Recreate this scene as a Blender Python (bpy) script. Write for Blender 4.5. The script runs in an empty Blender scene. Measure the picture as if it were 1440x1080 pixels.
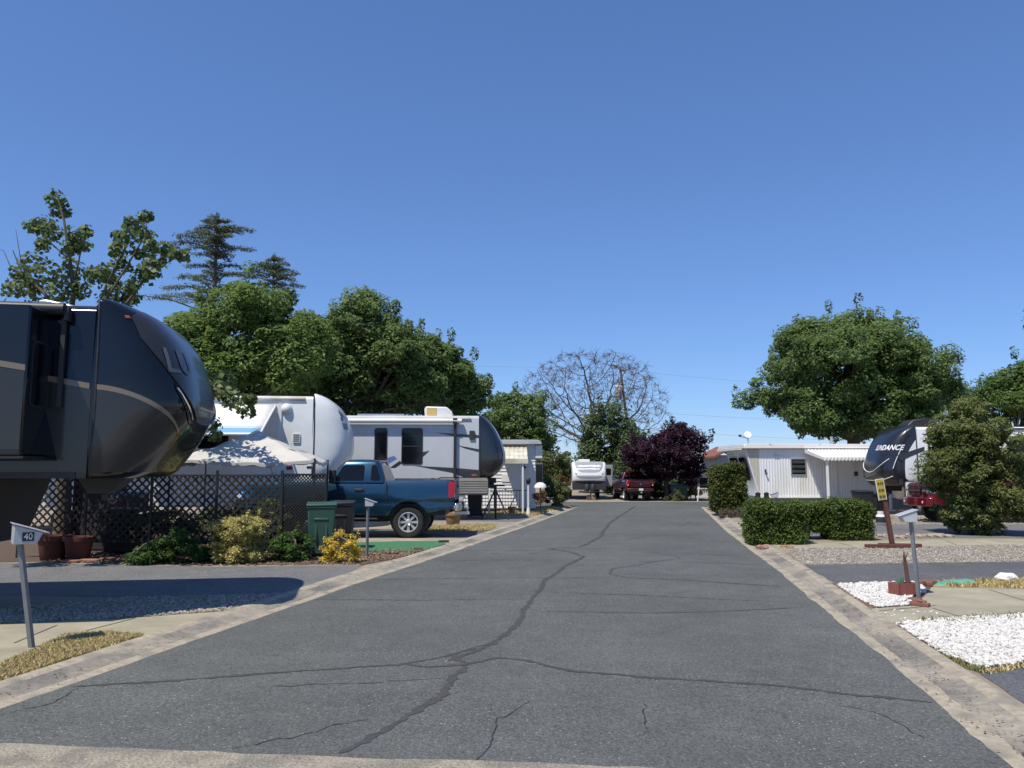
import bpy, bmesh, math, random
import numpy as np
from mathutils import Vector, Matrix

random.seed(7)
SC = bpy.context.scene
COL = SC.collection
R = math.radians

# ------------------------------------------------------------------ camera
CAM_H = 1.9
FPX = 1081.0                       # focal length in pixels of a 1440 px wide picture
PITCH = math.atan((659 - 540) / FPX)
cam_d = bpy.data.cameras.new('camera')
cam_d.sensor_width = 36.0
cam_d.lens = 36.0 * FPX / 1440.0
cam_d.clip_start = 0.1
cam_d.clip_end = 3000.0
cam = bpy.data.objects.new('camera', cam_d)
COL.objects.link(cam)
cam.location = (0, 0, CAM_H)
cam.rotation_euler = (math.pi / 2 + PITCH, 0, 0)
SC.camera = cam

# ------------------------------------------------------------------ sky and sun
TO_SUN = Vector((-0.36, -0.42, 1.0)).normalized()
world = bpy.data.worlds.new('World')
SC.world = world
world.use_nodes = True
wn = world.node_tree
sky = wn.nodes.new('ShaderNodeTexSky')
sky.sky_type = 'NISHITA'
sky.sun_disc = False
sky.sun_elevation = math.asin(TO_SUN.z)
sky.sun_rotation = math.atan2(TO_SUN.x, TO_SUN.y)
sky.altitude = 0
sky.air_density = 1.0
sky.dust_density = 0.0
sky.ozone_density = 10.0
gm = wn.nodes.new('ShaderNodeGamma'); gm.inputs[1].default_value = .78          # softer contrast over the whole sky
ti = wn.nodes.new('ShaderNodeMix'); ti.data_type = 'RGBA'; ti.blend_type = 'MULTIPLY'; ti.inputs[0].default_value = 1
ti.inputs[7].default_value = (.86, 1.0, 1.28, 1)
wn.links.new(sky.outputs[0], gm.inputs[0]); wn.links.new(gm.outputs[0], ti.inputs[6])
wn.links.new(ti.outputs[2], wn.nodes['Background'].inputs[0])
wn.nodes['Background'].inputs[1].default_value = 0.15
sun_d = bpy.data.lights.new('sun', 'SUN')
sun_d.energy = 4.8
sun_d.angle = R(0.53)
sun_d.color = (1.0, 0.93, 0.82)
sun = bpy.data.objects.new('sun', sun_d)
COL.objects.link(sun)
sun.rotation_euler = (-TO_SUN).to_track_quat('-Z', 'Y').to_euler()
sun.location = (-10, -10, 30)

SC.view_settings.view_transform = 'Standard'
SC.view_settings.look = 'None'
SC.view_settings.exposure = 0.1
SC.view_settings.gamma = 1.0
SC.render.engine = 'CYCLES'
SC.cycles.use_denoising = True
SC.cycles.max_bounces = 8
SC.cycles.transparent_max_bounces = 8

# ------------------------------------------------------------------ measuring helpers
_c, _s = math.cos(PITCH), math.sin(PITCH)
def ray(x, y):
    u = (x - 720) / FPX
    v = (540 - y) / FPX
    return Vector((u, _c - v * _s, _s + v * _c))
def G(x, y, z=0.0):
    d = ray(x, y); t = (z - CAM_H) / d.z
    return (d.x * t, d.y * t)
def S(x, y, Y):
    d = ray(x, y); t = Y / d.y
    return Vector((d.x * t, Y, CAM_H + d.z * t))
def hit(loc, rz, yl, px, py):
    """local (x, z) where a line of sight meets the plane y = yl of a frame at loc turned by rz"""
    m = Matrix.Rotation(-rz, 3, 'Z')
    o = m @ (Vector((0, 0, CAM_H)) - Vector(loc)); d = m @ ray(px, py)
    t = (yl - o.y) / d.y
    q = o + d * t
    return (q.x, q.z)

# ------------------------------------------------------------------ mesh helpers
class MB:
    def __init__(self):
        self.v = []; self.f = []; self.mi = []
    def add(self, vs, fs, mi=0):
        b = len(self.v)
        self.v += [tuple(p) for p in vs]
        self.f += [tuple(i + b for i in q) for q in fs]
        self.mi += [mi] * len(fs)
        return self
    def box(self, c, s, rot=None, mi=0, taper=1.0):
        hx, hy, hz = s[0] / 2, s[1] / 2, s[2] / 2
        vs = []
        for z, k in ((-hz, 1.0), (hz, taper)):
            for x, y in ((-hx, -hy), (hx, -hy), (hx, hy), (-hx, hy)):
                vs.append(Vector((x * k, y * k, z)))
        if rot is not None:
            m = rot if isinstance(rot, Matrix) else Matrix.Rotation(rot, 3, 'Z')
            vs = [m @ p for p in vs]
        c = Vector(c)
        vs = [p + c for p in vs]
        return self.add(vs, [(3, 2, 1, 0), (4, 5, 6, 7), (0, 1, 5, 4), (1, 2, 6, 5), (2, 3, 7, 6), (3, 0, 4, 7)], mi)
    def tube(self, pts, rad, n=8, mi=0, cap=True):
        pts = [Vector(p) for p in pts]
        if not hasattr(rad, '__len__'): rad = [rad] * len(pts)
        vs = []; fs = []
        up = None
        for i, p in enumerate(pts):
            a = pts[max(i - 1, 0)]; b = pts[min(i + 1, len(pts) - 1)]
            d = (b - a)
            if d.length < 1e-9: d = Vector((0, 0, 1))
            d.normalize()
            if up is None:
                up = Vector((0, 0, 1)) if abs(d.z) < .9 else Vector((1, 0, 0))
            s = d.cross(up)
            if s.length < 1e-4:
                s = d.cross(Vector((0.3, 1, 0.2)))
            s.normalize()
            up = s.cross(d).normalized()
            for k in range(n):
                an = 2 * math.pi * k / n
                vs.append(p + (s * math.cos(an) + up * math.sin(an)) * rad[i])
        for i in range(len(pts) - 1):
            for k in range(n):
                k2 = (k + 1) % n
                fs.append((i * n + k, i * n + k2, (i + 1) * n + k2, (i + 1) * n + k))
        if cap:
            fs.append(tuple(range(n - 1, -1, -1)))
            fs.append(tuple((len(pts) - 1) * n + k for k in range(n)))
        return self.add(vs, fs, mi)
    def lathe(self, prof, n=24, c=(0, 0, 0), axis='z', mi=0, cap=True):
        """prof: [(radius, height)]"""
        vs = []; fs = []
        for r, h in prof:
            for k in range(n):
                a = 2 * math.pi * k / n
                x, y = r * math.cos(a), r * math.sin(a)
                if axis == 'z': q = (x, y, h)
                elif axis == 'y': q = (x, h, y)
                else: q = (h, x, y)
                vs.append((q[0] + c[0], q[1] + c[1], q[2] + c[2]))
        for i in range(len(prof) - 1):
            for k in range(n):
                k2 = (k + 1) % n
                fs.append((i * n + k, i * n + k2, (i + 1) * n + k2, (i + 1) * n + k))
        if cap and prof[0][0] > 1e-6: fs.append(tuple(range(n - 1, -1, -1)))
        if cap and prof[-1][0] > 1e-6: fs.append(tuple((len(prof) - 1) * n + k for k in range(n)))
        return self.add(vs, fs, mi)
    def prism_y(self, poly, y0, y1, mi=0):
        """polygon of (x, z) extruded along y"""
        n = len(poly)
        vs = [(x, y0, z) for x, z in poly] + [(x, y1, z) for x, z in poly]
        fs = [tuple(range(n)), tuple(range(2 * n - 1, n - 1, -1))]
        fs += [(i, i + n, (i + 1) % n + n, (i + 1) % n) for i in range(n)]
        return self.add(vs, fs, mi)
    def prism_x(self, poly, x0, x1, mi=0):
        n = len(poly)
        vs = [(x0, y, z) for y, z in poly] + [(x1, y, z) for y, z in poly]
        fs = [tuple(range(n)), tuple(range(2 * n - 1, n - 1, -1))]
        fs += [(i, i + n, (i + 1) % n + n, (i + 1) % n) for i in range(n)]
        return self.add(vs, fs, mi)
    def prism_z(self, poly, z0, z1, mi=0):
        n = len(poly)
        vs = [(x, y, z0) for x, y in poly] + [(x, y, z1) for x, y in poly]
        fs = [tuple(range(n - 1, -1, -1)), tuple(range(n, 2 * n))]
        fs += [(i, (i + 1) % n, (i + 1) % n + n, i + n) for i in range(n)]
        return self.add(vs, fs, mi)
    def grid(self, fn, nu, nv, mi=0, flip=False):
        vs = [fn(i / nu, j / nv) for i in range(nu + 1) for j in range(nv + 1)]
        fs = []
        for i in range(nu):
            for j in range(nv):
                a = i * (nv + 1) + j
                q = (a, a + nv + 1, a + nv + 2, a + 1)
                fs.append(q[::-1] if flip else q)
        return self.add(vs, fs, mi)
    def build(self, name, mat, parent=None, smooth=None, bevel=0.0, solid=0.0, recalc=True, seg=2):
        me = bpy.data.meshes.new(name)
        me.from_pydata(self.v, [], self.f)
        for m in (mat if isinstance(mat, (list, tuple)) else [mat]):
            me.materials.append(m)
        if any(self.mi):
            me.polygons.foreach_set('material_index', self.mi)
        if recalc:
            bm = bmesh.new(); bm.from_mesh(me)
            bmesh.ops.recalc_face_normals(bm, faces=bm.faces)
            bm.to_mesh(me); bm.free()
        if smooth is not None:
            me.shade_smooth(); me.set_sharp_from_angle(angle=R(smooth))
        me.update()
        o = bpy.data.objects.new(name, me)
        COL.objects.link(o)
        if parent is not None: o.parent = parent
        if solid:
            md = o.modifiers.new('solid', 'SOLIDIFY'); md.thickness = solid; md.offset = -1
        if bevel:
            md = o.modifiers.new('bevel', 'BEVEL'); md.width = bevel; md.segments = seg
            md.limit_method = 'ANGLE'; md.angle_limit = R(35)
            if smooth is None:
                me.shade_smooth(); me.set_sharp_from_angle(angle=R(35))
        return o

def tag(o, label, cat, group=None):
    o['label'] = label; o['category'] = cat
    if group: o['group'] = group
    return o
def thing(name, label, cat, loc=(0, 0, 0), rz=0.0, group=None):
    o = bpy.data.objects.new(name, None)
    o.empty_display_size = 0.2
    COL.objects.link(o)
    o.location = loc; o.rotation_euler = (0, 0, rz)
    return tag(o, label, cat, group)
def struct(o, kind='structure'):
    o['kind'] = kind
    return o
def copy_tree(o, parent=None):
    c = o.copy(); COL.objects.link(c)
    if parent is not None: c.parent = parent
    for ch in [k for k in o.children]:
        copy_tree(ch, c)
    return c
def rrect(x0, x1, z0, z1, r, n=5):
    out = []
    for cx, cz, a0 in ((x1 - r, z1 - r, 0), (x0 + r, z1 - r, 90), (x0 + r, z0 + r, 180), (x1 - r, z0 + r, 270)):
        for k in range(n + 1):
            a = R(a0 + 90 * k / n)
            out.append((cx + r * math.cos(a), cz + r * math.sin(a)))
    return out
def text2d(s, shear=0.0, fat=0.0, fine=0):
    c = bpy.data.curves.new('lettering', 'FONT')
    c.body = s; c.shear = shear; c.offset = fat; c.align_x = 'CENTER'; c.align_y = 'CENTER'; c.resolution_u = 3
    o = bpy.data.objects.new('lettering', c)
    me = bpy.data.meshes.new_from_object(o)
    bm = bmesh.new(); bm.from_mesh(me)
    bmesh.ops.triangulate(bm, faces=bm.faces)
    for _ in range(fine):
        bmesh.ops.subdivide_edges(bm, edges=[e for e in bm.edges if e.calc_length() > .12], cuts=1)
        bmesh.ops.triangulate(bm, faces=bm.faces)
    bm.verts.ensure_lookup_table()
    vs = [(v.co.x, v.co.y) for v in bm.verts]
    fs = [tuple(v.index for v in f.verts) for f in bm.faces]
    bm.free()
    bpy.data.objects.remove(o); bpy.data.curves.remove(c); bpy.data.meshes.remove(me)
    return vs, fs

# ------------------------------------------------------------------ materials
MATS = {}
def M(name, col=(.5, .5, .5), rough=.6, metal=0.0, coat=0.0, var=0.0, vscale=4.0, bump=0.0, bscale=60.0,
      spec=0.5, col2=None, c2scale=3.0, c2lo=.45, c2hi=.6, trans=0.0, alpha=1.0, emis=None, stretch=None):
    if name in MATS: return MATS[name]
    m = bpy.data.materials.new(name); m.use_nodes = True
    nt = m.node_tree; b = nt.nodes['Principled BSDF']
    b.inputs['Roughness'].default_value = rough
    b.inputs['Metallic'].default_value = metal
    b.inputs['Specular IOR Level'].default_value = spec
    b.inputs['Coat Weight'].default_value = coat
    b.inputs['Coat Roughness'].default_value = 0.03
    b.inputs['Base Color'].default_value = (*col, 1)
    tc = nt.nodes.new('ShaderNodeTexCoord')
    vec = tc.outputs['Object']
    if stretch:
        mp = nt.nodes.new('ShaderNodeMapping'); mp.inputs['Scale'].default_value = stretch
        nt.links.new(vec, mp.inputs[0]); vec = mp.outputs[0]
    out = None
    if col2 is not None:
        n = nt.nodes.new('ShaderNodeTexNoise'); n.inputs['Scale'].default_value = c2scale; n.inputs['Detail'].default_value = 6
        nt.links.new(vec, n.inputs['Vector'])
        rp = nt.nodes.new('ShaderNodeMapRange'); rp.inputs[1].default_value = c2lo; rp.inputs[2].default_value = c2hi
        nt.links.new(n.outputs['Fac'], rp.inputs[0])
        mx = nt.nodes.new('ShaderNodeMix'); mx.data_type = 'RGBA'
        mx.inputs[6].default_value = (*col, 1); mx.inputs[7].default_value = (*col2, 1)
        nt.links.new(rp.outputs[0], mx.inputs[0])
        out = mx.outputs[2]
    if var:
        n = nt.nodes.new('ShaderNodeTexNoise'); n.inputs['Scale'].default_value = vscale; n.inputs['Detail'].default_value = 8
        n.inputs['Roughness'].default_value = .65
        nt.links.new(vec, n.inputs['Vector'])
        rp = nt.nodes.new('ShaderNodeMapRange'); rp.inputs[1].default_value = .25; rp.inputs[2].default_value = .75
        rp.inputs[3].default_value = 1 - var; rp.inputs[4].default_value = 1 + var
        nt.links.new(n.outputs['Fac'], rp.inputs[0])
        mx = nt.nodes.new('ShaderNodeMix'); mx.data_type = 'RGBA'; mx.blend_type = 'MULTIPLY'; mx.inputs[0].default_value = 1
        if out is None: mx.inputs[6].default_value = (*col, 1)
        else: nt.links.new(out, mx.inputs[6])
        nt.links.new(rp.outputs[0], mx.inputs[7])
        out = mx.outputs[2]
    if out is not None: nt.links.new(out, b.inputs['Base Color'])
    if bump:
        n = nt.nodes.new('ShaderNodeTexNoise'); n.inputs['Scale'].default_value = bscale; n.inputs['Detail'].default_value = 5
        nt.links.new(vec, n.inputs['Vector'])
        bp = nt.nodes.new('ShaderNodeBump'); bp.inputs['Strength'].default_value = bump; bp.inputs['Distance'].default_value = .02
        nt.links.new(n.outputs['Fac'], bp.inputs['Height']); nt.links.new(bp.outputs[0], b.inputs['Normal'])
    if emis: 
        b.inputs['Emission Color'].default_value = (*emis, 1); b.inputs['Emission Strength'].default_value = 1
    MATS[name] = m
    return m

def leaf_mat(name, dark, light, trans=.3, rough=.55, extra=None, wide=1.0):
    """leaf colours vary from leaf to leaf (per island) and slowly through the crown"""
    if name in MATS: return MATS[name]
    m = bpy.data.materials.new(name); m.use_nodes = True
    nt = m.node_tree; b = nt.nodes['Principled BSDF']
    geo = nt.nodes.new('ShaderNodeNewGeometry')
    tc = nt.nodes.new('ShaderNodeTexCoord')
    n = nt.nodes.new('ShaderNodeTexNoise'); n.inputs['Scale'].default_value = .55; n.inputs['Detail'].default_value = 3
    nt.links.new(tc.outputs['Object'], n.inputs['Vector'])
    ad = nt.nodes.new('ShaderNodeMath'); ad.operation = 'MULTIPLY_ADD'; ad.inputs[1].default_value = .6 * wide
    nt.links.new(geo.outputs['Random Per Island'], ad.inputs[0])
    ad2 = nt.nodes.new('ShaderNodeMath'); ad2.operation = 'SUBTRACT'; ad2.inputs[1].default_value = .3
    nt.links.new(n.outputs['Fac'], ad2.inputs[0]); nt.links.new(ad2.outputs[0], ad.inputs[2])
    cr = nt.nodes.new('ShaderNodeValToRGB')
    e = cr.color_ramp.elements
    e[0].position = 0.0; e[0].color = (*dark, 1); e[1].position = .85; e[1].color = (*light, 1)
    if extra:
        k = e.new(.97); k.color = (*extra, 1)
    nt.links.new(ad.outputs[0], cr.inputs[0])
    nt.links.new(cr.outputs[0], b.inputs['Base Color'])
    b.inputs['Roughness'].default_value = rough
    b.inputs['Specular IOR Level'].default_value = .25
    tr = nt.nodes.new('ShaderNodeBsdfTranslucent')
    hs = nt.nodes.new('ShaderNodeHueSaturation'); hs.inputs['Value'].default_value = 1.3; hs.inputs['Hue'].default_value = .48
    nt.links.new(cr.outputs[0], hs.inputs['Color']); nt.links.new(hs.outputs[0], tr.inputs[0])
    mx = nt.nodes.new('ShaderNodeMixShader'); mx.inputs[0].default_value = trans
    nt.links.new(b.outputs[0], mx.inputs[1]); nt.links.new(tr.outputs[0], mx.inputs[2])
    nt.links.new(mx.outputs[0], nt.nodes['Material Output'].inputs[0])
    MATS[name] = m
    return m

def asphalt(name, base, speck=.5, speck_scale=55.0, patch=.16):
    if name in MATS: return MATS[name]
    m = bpy.data.materials.new(name); m.use_nodes = True
    nt = m.node_tree; b = nt.nodes['Principled BSDF']
    tc = nt.nodes.new('ShaderNodeTexCoord')
    def noise(sc, det=5, ro=.6):
        n = nt.nodes.new('ShaderNodeTexNoise'); n.inputs['Scale'].default_value = sc; n.inputs['Detail'].default_value = det
        n.inputs['Roughness'].default_value = ro
        nt.links.new(tc.outputs['Object'], n.inputs['Vector']); return n
    def rng(src, a, bb, c, d):
        r = nt.nodes.new('ShaderNodeMapRange'); r.inputs[1].default_value = a; r.inputs[2].default_value = bb
        r.inputs[3].default_value = c; r.inputs[4].default_value = d
        nt.links.new(src, r.inputs[0]); return r
    def mul(c, f):
        mx = nt.nodes.new('ShaderNodeMix'); mx.data_type = 'RGBA'; mx.blend_type = 'MULTIPLY'; mx.inputs[0].default_value = 1
        nt.links.new(c, mx.inputs[6]); nt.links.new(f, mx.inputs[7]); return mx
    rgb = nt.nodes.new('ShaderNodeRGB'); rgb.outputs[0].default_value = (*base, 1)
    c1 = mul(rgb.outputs[0], rng(noise(.35, 4).outputs['Fac'], .3, .7, 1 - patch, 1 + patch).outputs[0])
    c1 = mul(c1.outputs[2], rng(noise(2.2, 6, .7).outputs['Fac'], .35, .65, .90, 1.08).outputs[0])
    c1 = mul(c1.outputs[2], rng(noise(.9, 2, .5).outputs['Fac'], .70, .74, 1.0, .72).outputs[0])
    vg = nt.nodes.new('ShaderNodeTexVoronoi'); vg.inputs['Scale'].default_value = 75; nt.links.new(tc.outputs['Object'], vg.inputs['Vector'])
    sg_ = nt.nodes.new('ShaderNodeSeparateColor'); nt.links.new(vg.outputs['Color'], sg_.inputs[0])
    c1 = mul(c1.outputs[2], rng(sg_.outputs[1], 0, 1, .72, 1.28).outputs[0])
    c2 = mul(c1.outputs[2], rng(noise(38, 7, .85).outputs['Fac'], .38, .62, .62, 1.38).outputs[0])
    vo = nt.nodes.new('ShaderNodeTexVoronoi'); vo.inputs['Scale'].default_value = speck_scale
    nt.links.new(tc.outputs['Object'], vo.inputs['Vector'])
    near = rng(vo.outputs['Distance'], .12, .30, 1, 0)
    sp = nt.nodes.new('ShaderNodeSeparateColor'); nt.links.new(vo.outputs['Color'], sp.inputs[0])
    pick = rng(sp.outputs[0], .72, 1.0, 0, speck)
    # worn areas show more stone
    wear = rng(noise(.6, 3).outputs['Fac'], .38, .62, .1, 1)
    m1 = nt.nodes.new('ShaderNodeMath'); m1.operation = 'MULTIPLY'
    nt.links.new(near.outputs[0], m1.inputs[0]); nt.links.new(pick.outputs[0], m1.inputs[1])
    m2 = nt.nodes.new('ShaderNodeMath'); m2.operation = 'MULTIPLY'
    nt.links.new(m1.outputs[0], m2.inputs[0]); nt.links.new(wear.outputs[0], m2.inputs[1])
    mx = nt.nodes.new('ShaderNodeMix'); mx.data_type = 'RGBA'
    nt.links.new(m2.outputs[0], mx.inputs[0]); nt.links.new(c2.outputs[2], mx.inputs[6]); mx.inputs[7].default_value = (.62, .60, .56, 1)
    nt.links.new(mx.outputs[2], b.inputs['Base Color'])
    b.inputs['Roughness'].default_value = .82
    b.inputs['Specular IOR Level'].default_value = .35
    bp = nt.nodes.new('ShaderNodeBump'); bp.inputs['Strength'].default_value = .5; bp.inputs['Distance'].default_value = .008
    nt.links.new(noise(90, 4, .7).outputs['Fac'], bp.inputs['Height']); nt.links.new(bp.outputs[0], b.inputs['Normal'])
    MATS[name] = m
    return m
# ------------------------------------------------------------------ ground, roads, kerbs
LZ = 0.035
m_soil = M('dry_soil', (.25, .205, .15), .95, var=.3, vscale=1.5, bump=.5, bscale=30, col2=(.30, .26, .19), c2scale=.8)
m_road = asphalt('road_asphalt', (.098, .103, .096), .8, 34.0)
m_drive = asphalt('driveway_asphalt', (.15, .15, .15), .35, 40.0)
m_drive2 = asphalt('dark_driveway_asphalt', (.10, .102, .106), .3, 40.0)
m_seal = M('crack_sealant', (.056, .054, .050), .75, var=.3, vscale=14, bump=.25, bscale=40)
m_crack = M('fine_crack', (.022, .022, .023), .9)
m_conc = M('concrete', (.335, .305, .215), .9, var=.18, vscale=2.5, bump=.25, bscale=90, col2=(.29, .265, .19), c2scale=1.2)
m_conc_l = M('kerb_concrete', (.36, .315, .235), .92, var=.35, vscale=14, bump=.6, bscale=60, col2=(.22, .20, .165), c2scale=3.5, c2lo=.5, c2hi=.65)
m_conc_d = M('gutter_concrete', (.30, .27, .215), .92, var=.35, vscale=12, bump=.5, bscale=60, col2=(.165, .155, .135), c2scale=.9, c2lo=.42, c2hi=.6)
m_gravel = M('gravel_bed', (.27, .24, .19), .95, var=.45, vscale=38, bump=1.0, bscale=45)
m_mulch = M('mulch_soil', (.10, .066, .044), .95, var=.5, vscale=25, bump=1.0, bscale=40)
m_drygrass_soil = M('dry_grass_soil', (.34, .25, .11), .95, var=.35, vscale=14, bump=.6, bscale=60)

def clear_kerb(x, y, gap=.575):
    if not (5.7 < y < 38.5): return x
    a = float(np.interp(y, KL_Y, KL_X)) - gap; b = float(np.interp(y, KR_Y, KR_X)) + gap
    return (min(x, a) if x < (a + b) / 2 else max(x, b))
def poly_sheet(name, pts, z, mat, jag=0.0, step=.2, parent=None):
    out = []
    rnd = random.Random(len(pts) * 31 + int(abs(pts[0][0]) * 100))
    for i, a in enumerate(pts):
        b = pts[(i + 1) % len(pts)]
        L = math.hypot(b[0] - a[0], b[1] - a[1])
        n = max(1, int(L / step)) if jag else 1
        for k in range(n):
            t = k / n
            out.append((a[0] + (b[0] - a[0]) * t + rnd.uniform(-jag, jag), a[1] + (b[1] - a[1]) * t + rnd.uniform(-jag, jag)))
    if z > LZ: out = [(clear_kerb(x, y), y) for x, y in out]
    mb = MB(); mb.add([(x, y, z) for x, y in out], [tuple(range(len(out)))])
    o = mb.build(name, mat, parent, recalc=False)
    if o.data.polygons[0].normal.z < 0: o.data.flip_normals()
    return struct(o)

mb = MB(); mb.add([(-900, -300, -.03), (900, -300, -.03), (900, 1500, -.03), (-900, 1500, -.03)], [(0, 1, 2, 3)])
struct(mb.build('ground', m_soil, recalc=False))

EL = [(-4.30, 5.60)] + [G(*q) for q in ((0, 1000), (165, 940), (280, 898), (400, 857), (449, 840), (524, 813), (600, 789), (678, 762), (744, 739), (787, 723))] + [(3.3, 38.6)]
ER = [(3.12, 4.85)] + [G(*q) for q in ((1304, 975), (1240, 924), (1187, 880), (1120, 825), (1087, 797), (1050, 770), (1018, 744))] + [(9.38, 38.6)]
def along(pl, n):
    d = [0]
    for a, b in zip(pl, pl[1:]): d.append(d[-1] + math.hypot(b[0] - a[0], b[1] - a[1]))
    xs = np.interp(np.linspace(0, d[-1], n), d, [p[0] for p in pl]); ys = np.interp(np.linspace(0, d[-1], n), d, [p[1] for p in pl])
    for _ in range(60):
        xs[1:-1] = (xs[:-2] + 2 * xs[1:-1] + xs[2:]) / 4; ys[1:-1] = (ys[:-2] + 2 * ys[1:-1] + ys[2:]) / 4
    return list(zip(xs, ys))
NS = 260
LE, RE = along(EL, NS), along(ER, NS)
rr = random.Random(3)
KL_Y = [p[1] for p in LE]; KL_X = [p[0] for p in LE]; KR_Y = [p[1] for p in RE]; KR_X = [p[0] for p in RE]
mb = MB(); vs = []; fs = []
_rg = np.random.default_rng(8).normal(0, 1, 4000); _rg = _rg * .5 + np.convolve(_rg, np.ones(5) / 5, 'same') * .9
def ragged(i, amp): return amp * float(_rg[(i * 1 + int(amp * 9000)) % 3990])
for i in range(NS):
    a, b = LE[i], RE[i]
    ja, jb = ragged(i, .010), ragged(i + 50, .013)
    for k in range(9):
        t = k / 8
        x = (a[0] + ja) * (1 - t) + (b[0] + jb) * t; y = a[1] * (1 - t) + b[1] * t
        vs.append((x, y, .004 + .03 * min(1, max(0, (y - 5.6) / 3)) * (1 - (2 * t - 1) ** 2)))
for i in range(NS - 1):
    for k in range(8):
        q = i * 9 + k; fs.append((q, q + 1, q + 10, q + 9))
mb.add(vs, fs); struct(mb.build('road', m_road, recalc=False, smooth=60))
# the street that crosses at the far end, and the one the photographer stands on
poly_sheet('road', [(-40, 38.62), (3.3, 38.62), (9.38, 38.62), (60, 38.62), (60, 44.2), (-40, 44.2)], .003, m_road)
poly_sheet('road', [(-40, -9), (40, -9), (40, .55), (3.17, 4.13), (-4.3, 4.88), (-40, 8.5)], .001, m_road)

def kerb(edge, side, name):
    root = bpy.data.objects.new(name, None); COL.objects.link(root); struct(root)
    prof = [(-.08, -.012), (.04, .0), (.10, .006), (.16, .002), (.26, -.004), (.34, .010), (.42, .036), (.48, .051), (.56, .053), (.60, LZ - .01)]
    mats = [0, 0, 0, 1, 1, 1, 0, 0, 0]
    pl = along(edge, 300)
    seg = 30; i = 0; n = 0
    rk = random.Random(5 if side < 0 else 9)
    while i < 299:
        j = min(299, i + seg + rk.randint(-4, 4))
        mb = MB(); vs = []; fs = []; mi = []
        rows = list(range(i, j + 1))
        for r_ in rows:
            p = pl[r_]; q = pl[min(r_ + 1, 299)]; o = pl[max(r_ - 1, 0)]
            d = Vector((q[0] - o[0], q[1] - o[1])).normalized()
            nrm = Vector((-d.y, d.x)) if side < 0 else Vector((d.y, -d.x))
            sh = Vector((0, 0))
            if r_ == rows[0] and i > 0: sh = d * .006
            for k, (w, z) in enumerate(prof):
                wob = .010 * float(_rg[(r_ + k * 331) % 3990]) * (1.0 if k in (2, 3, 5) else .3)
                vs.append((p[0] + nrm.x * (w + wob) + sh.x, p[1] + nrm.y * (w + wob) + sh.y, z))
        K = len(prof)
        for a in range(len(rows) - 1):
            for k in range(K - 1):
                q = a * K + k; fs.append((q, q + 1, q + K + 1, q + K)); mi.append(mats[k])
        mb.v = vs; mb.f = fs; mb.mi = mi
        mb.build('kerb_segment', [m_conc_l, m_conc_d], root, smooth=50)
        i = j; n += 1
kerb(EL, -1, 'kerb'); kerb(ER, 1, 'kerb')

# valley gutter across the mouth of the street
mb = MB(); vs = []; fs = []
for i in range(121):
    x = -12 + 24 * i / 120
    for k, (w, z) in enumerate([(.02, .010), (-.10, .012), (-.3, .002), (-.5, -.004), (-.72, .006)]):
        vs.append((x, 5.17 - .1 * x + w + (ragged(i, .02) if k in (0, 4) else 0), z + .006))
for i in range(120):
    for k in range(4):
        q = i * 5 + k; fs.append((q, q + 5, q + 6, q + 1))
mb.add(vs, fs); struct(mb.build('gutter', M('worn_gutter', (.31, .275, .21), .95, var=.55, vscale=45, bump=.9, bscale=55, col2=(.22, .20, .16), c2scale=3), recalc=False, smooth=40))

def lot(edge, side):
    pl = along(edge, 300)[::6] + [along(edge, 300)[-1]]; NL = len(pl); vs = []; fs = []
    out = -70 if side < 0 else 75
    for i, p in enumerate(pl):
        q = pl[min(i + 1, NL - 1)]; o = pl[max(i - 1, 0)]
        d = Vector((q[0] - o[0], q[1] - o[1])).normalized()
        nrm = Vector((-d.y, d.x)) if side < 0 else Vector((d.y, -d.x))
        vs += [(p[0] + nrm.x * .52, p[1] + nrm.y * .52, LZ), (out, p[1] + nrm.y * .52 if i else p[1] - 2, LZ)]
    for i in range(NL - 1): fs.append((2 * i, 2 * i + 2, 2 * i + 3, 2 * i + 1))
    mb = MB(); mb.add(vs, fs)
    o = mb.build('lot_ground', m_soil, recalc=False)
    if o.data.polygons[5].normal.z < 0: o.data.flip_normals()
    struct(o)
lot(EL, -1); lot(ER, 1)
poly_sheet('lot_ground', [(-40, 44.2), (60, 44.2), (60, 90), (-40, 90)], .012, m_soil)

def P(*pp, z=LZ): return [G(x, y, z) for x, y in pp]
# left side of the street
poly_sheet('driveway', [(-16, 15.0), G(60, 792, LZ), G(300, 797, LZ), G(512, 795, LZ), G(470, 815, LZ), G(440, 827, LZ), G(372, 836, LZ), G(180, 840, LZ), (-16, 12.4)], LZ + .004, m_drive, .015)
poly_sheet('gravel_strip', [(-16, 12.38), G(180, 840.5, LZ), G(372, 836.5, LZ), G(436, 829, LZ), G(372, 848, LZ), G(330, 858, LZ), G(182, 869, LZ), G(0, 877, LZ), (-16, 9.2)], LZ + .004, m_gravel, .02)
poly_sheet('pavement', [(-16, 9.18), G(0, 877.5, LZ), G(182, 869.5, LZ), G(325, 860, LZ), G(214, 894, LZ), G(150, 889, LZ), G(92, 893, LZ), G(48, 914, LZ), G(0, 934, LZ), (-16, 6.9)], LZ + .005, m_conc, .01)
poly_sheet('grass_verge', P((-60, 962), (0, 934.5), (48, 914.5), (92, 893.5), (150, 889.5), (214, 894.5), (110, 931), (0, 968), (-60, 990)), LZ + .008, m_drygrass_soil, .03)
poly_sheet('planting_bed', P((-120, 792), (60, 790), (300, 795), (512, 793), (575, 779), (520, 771), (470, 757.5), (380, 745), (-120, 745)), LZ + .007, m_mulch, .03)  # mulch carried on behind the lattice, where its dark tone stands in for shade
poly_sheet('planting_bed', P((505, 795.5), (606, 777), (648, 770), (545, 770), (512, 784)), LZ + .0085, m_mulch, .02)
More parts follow.
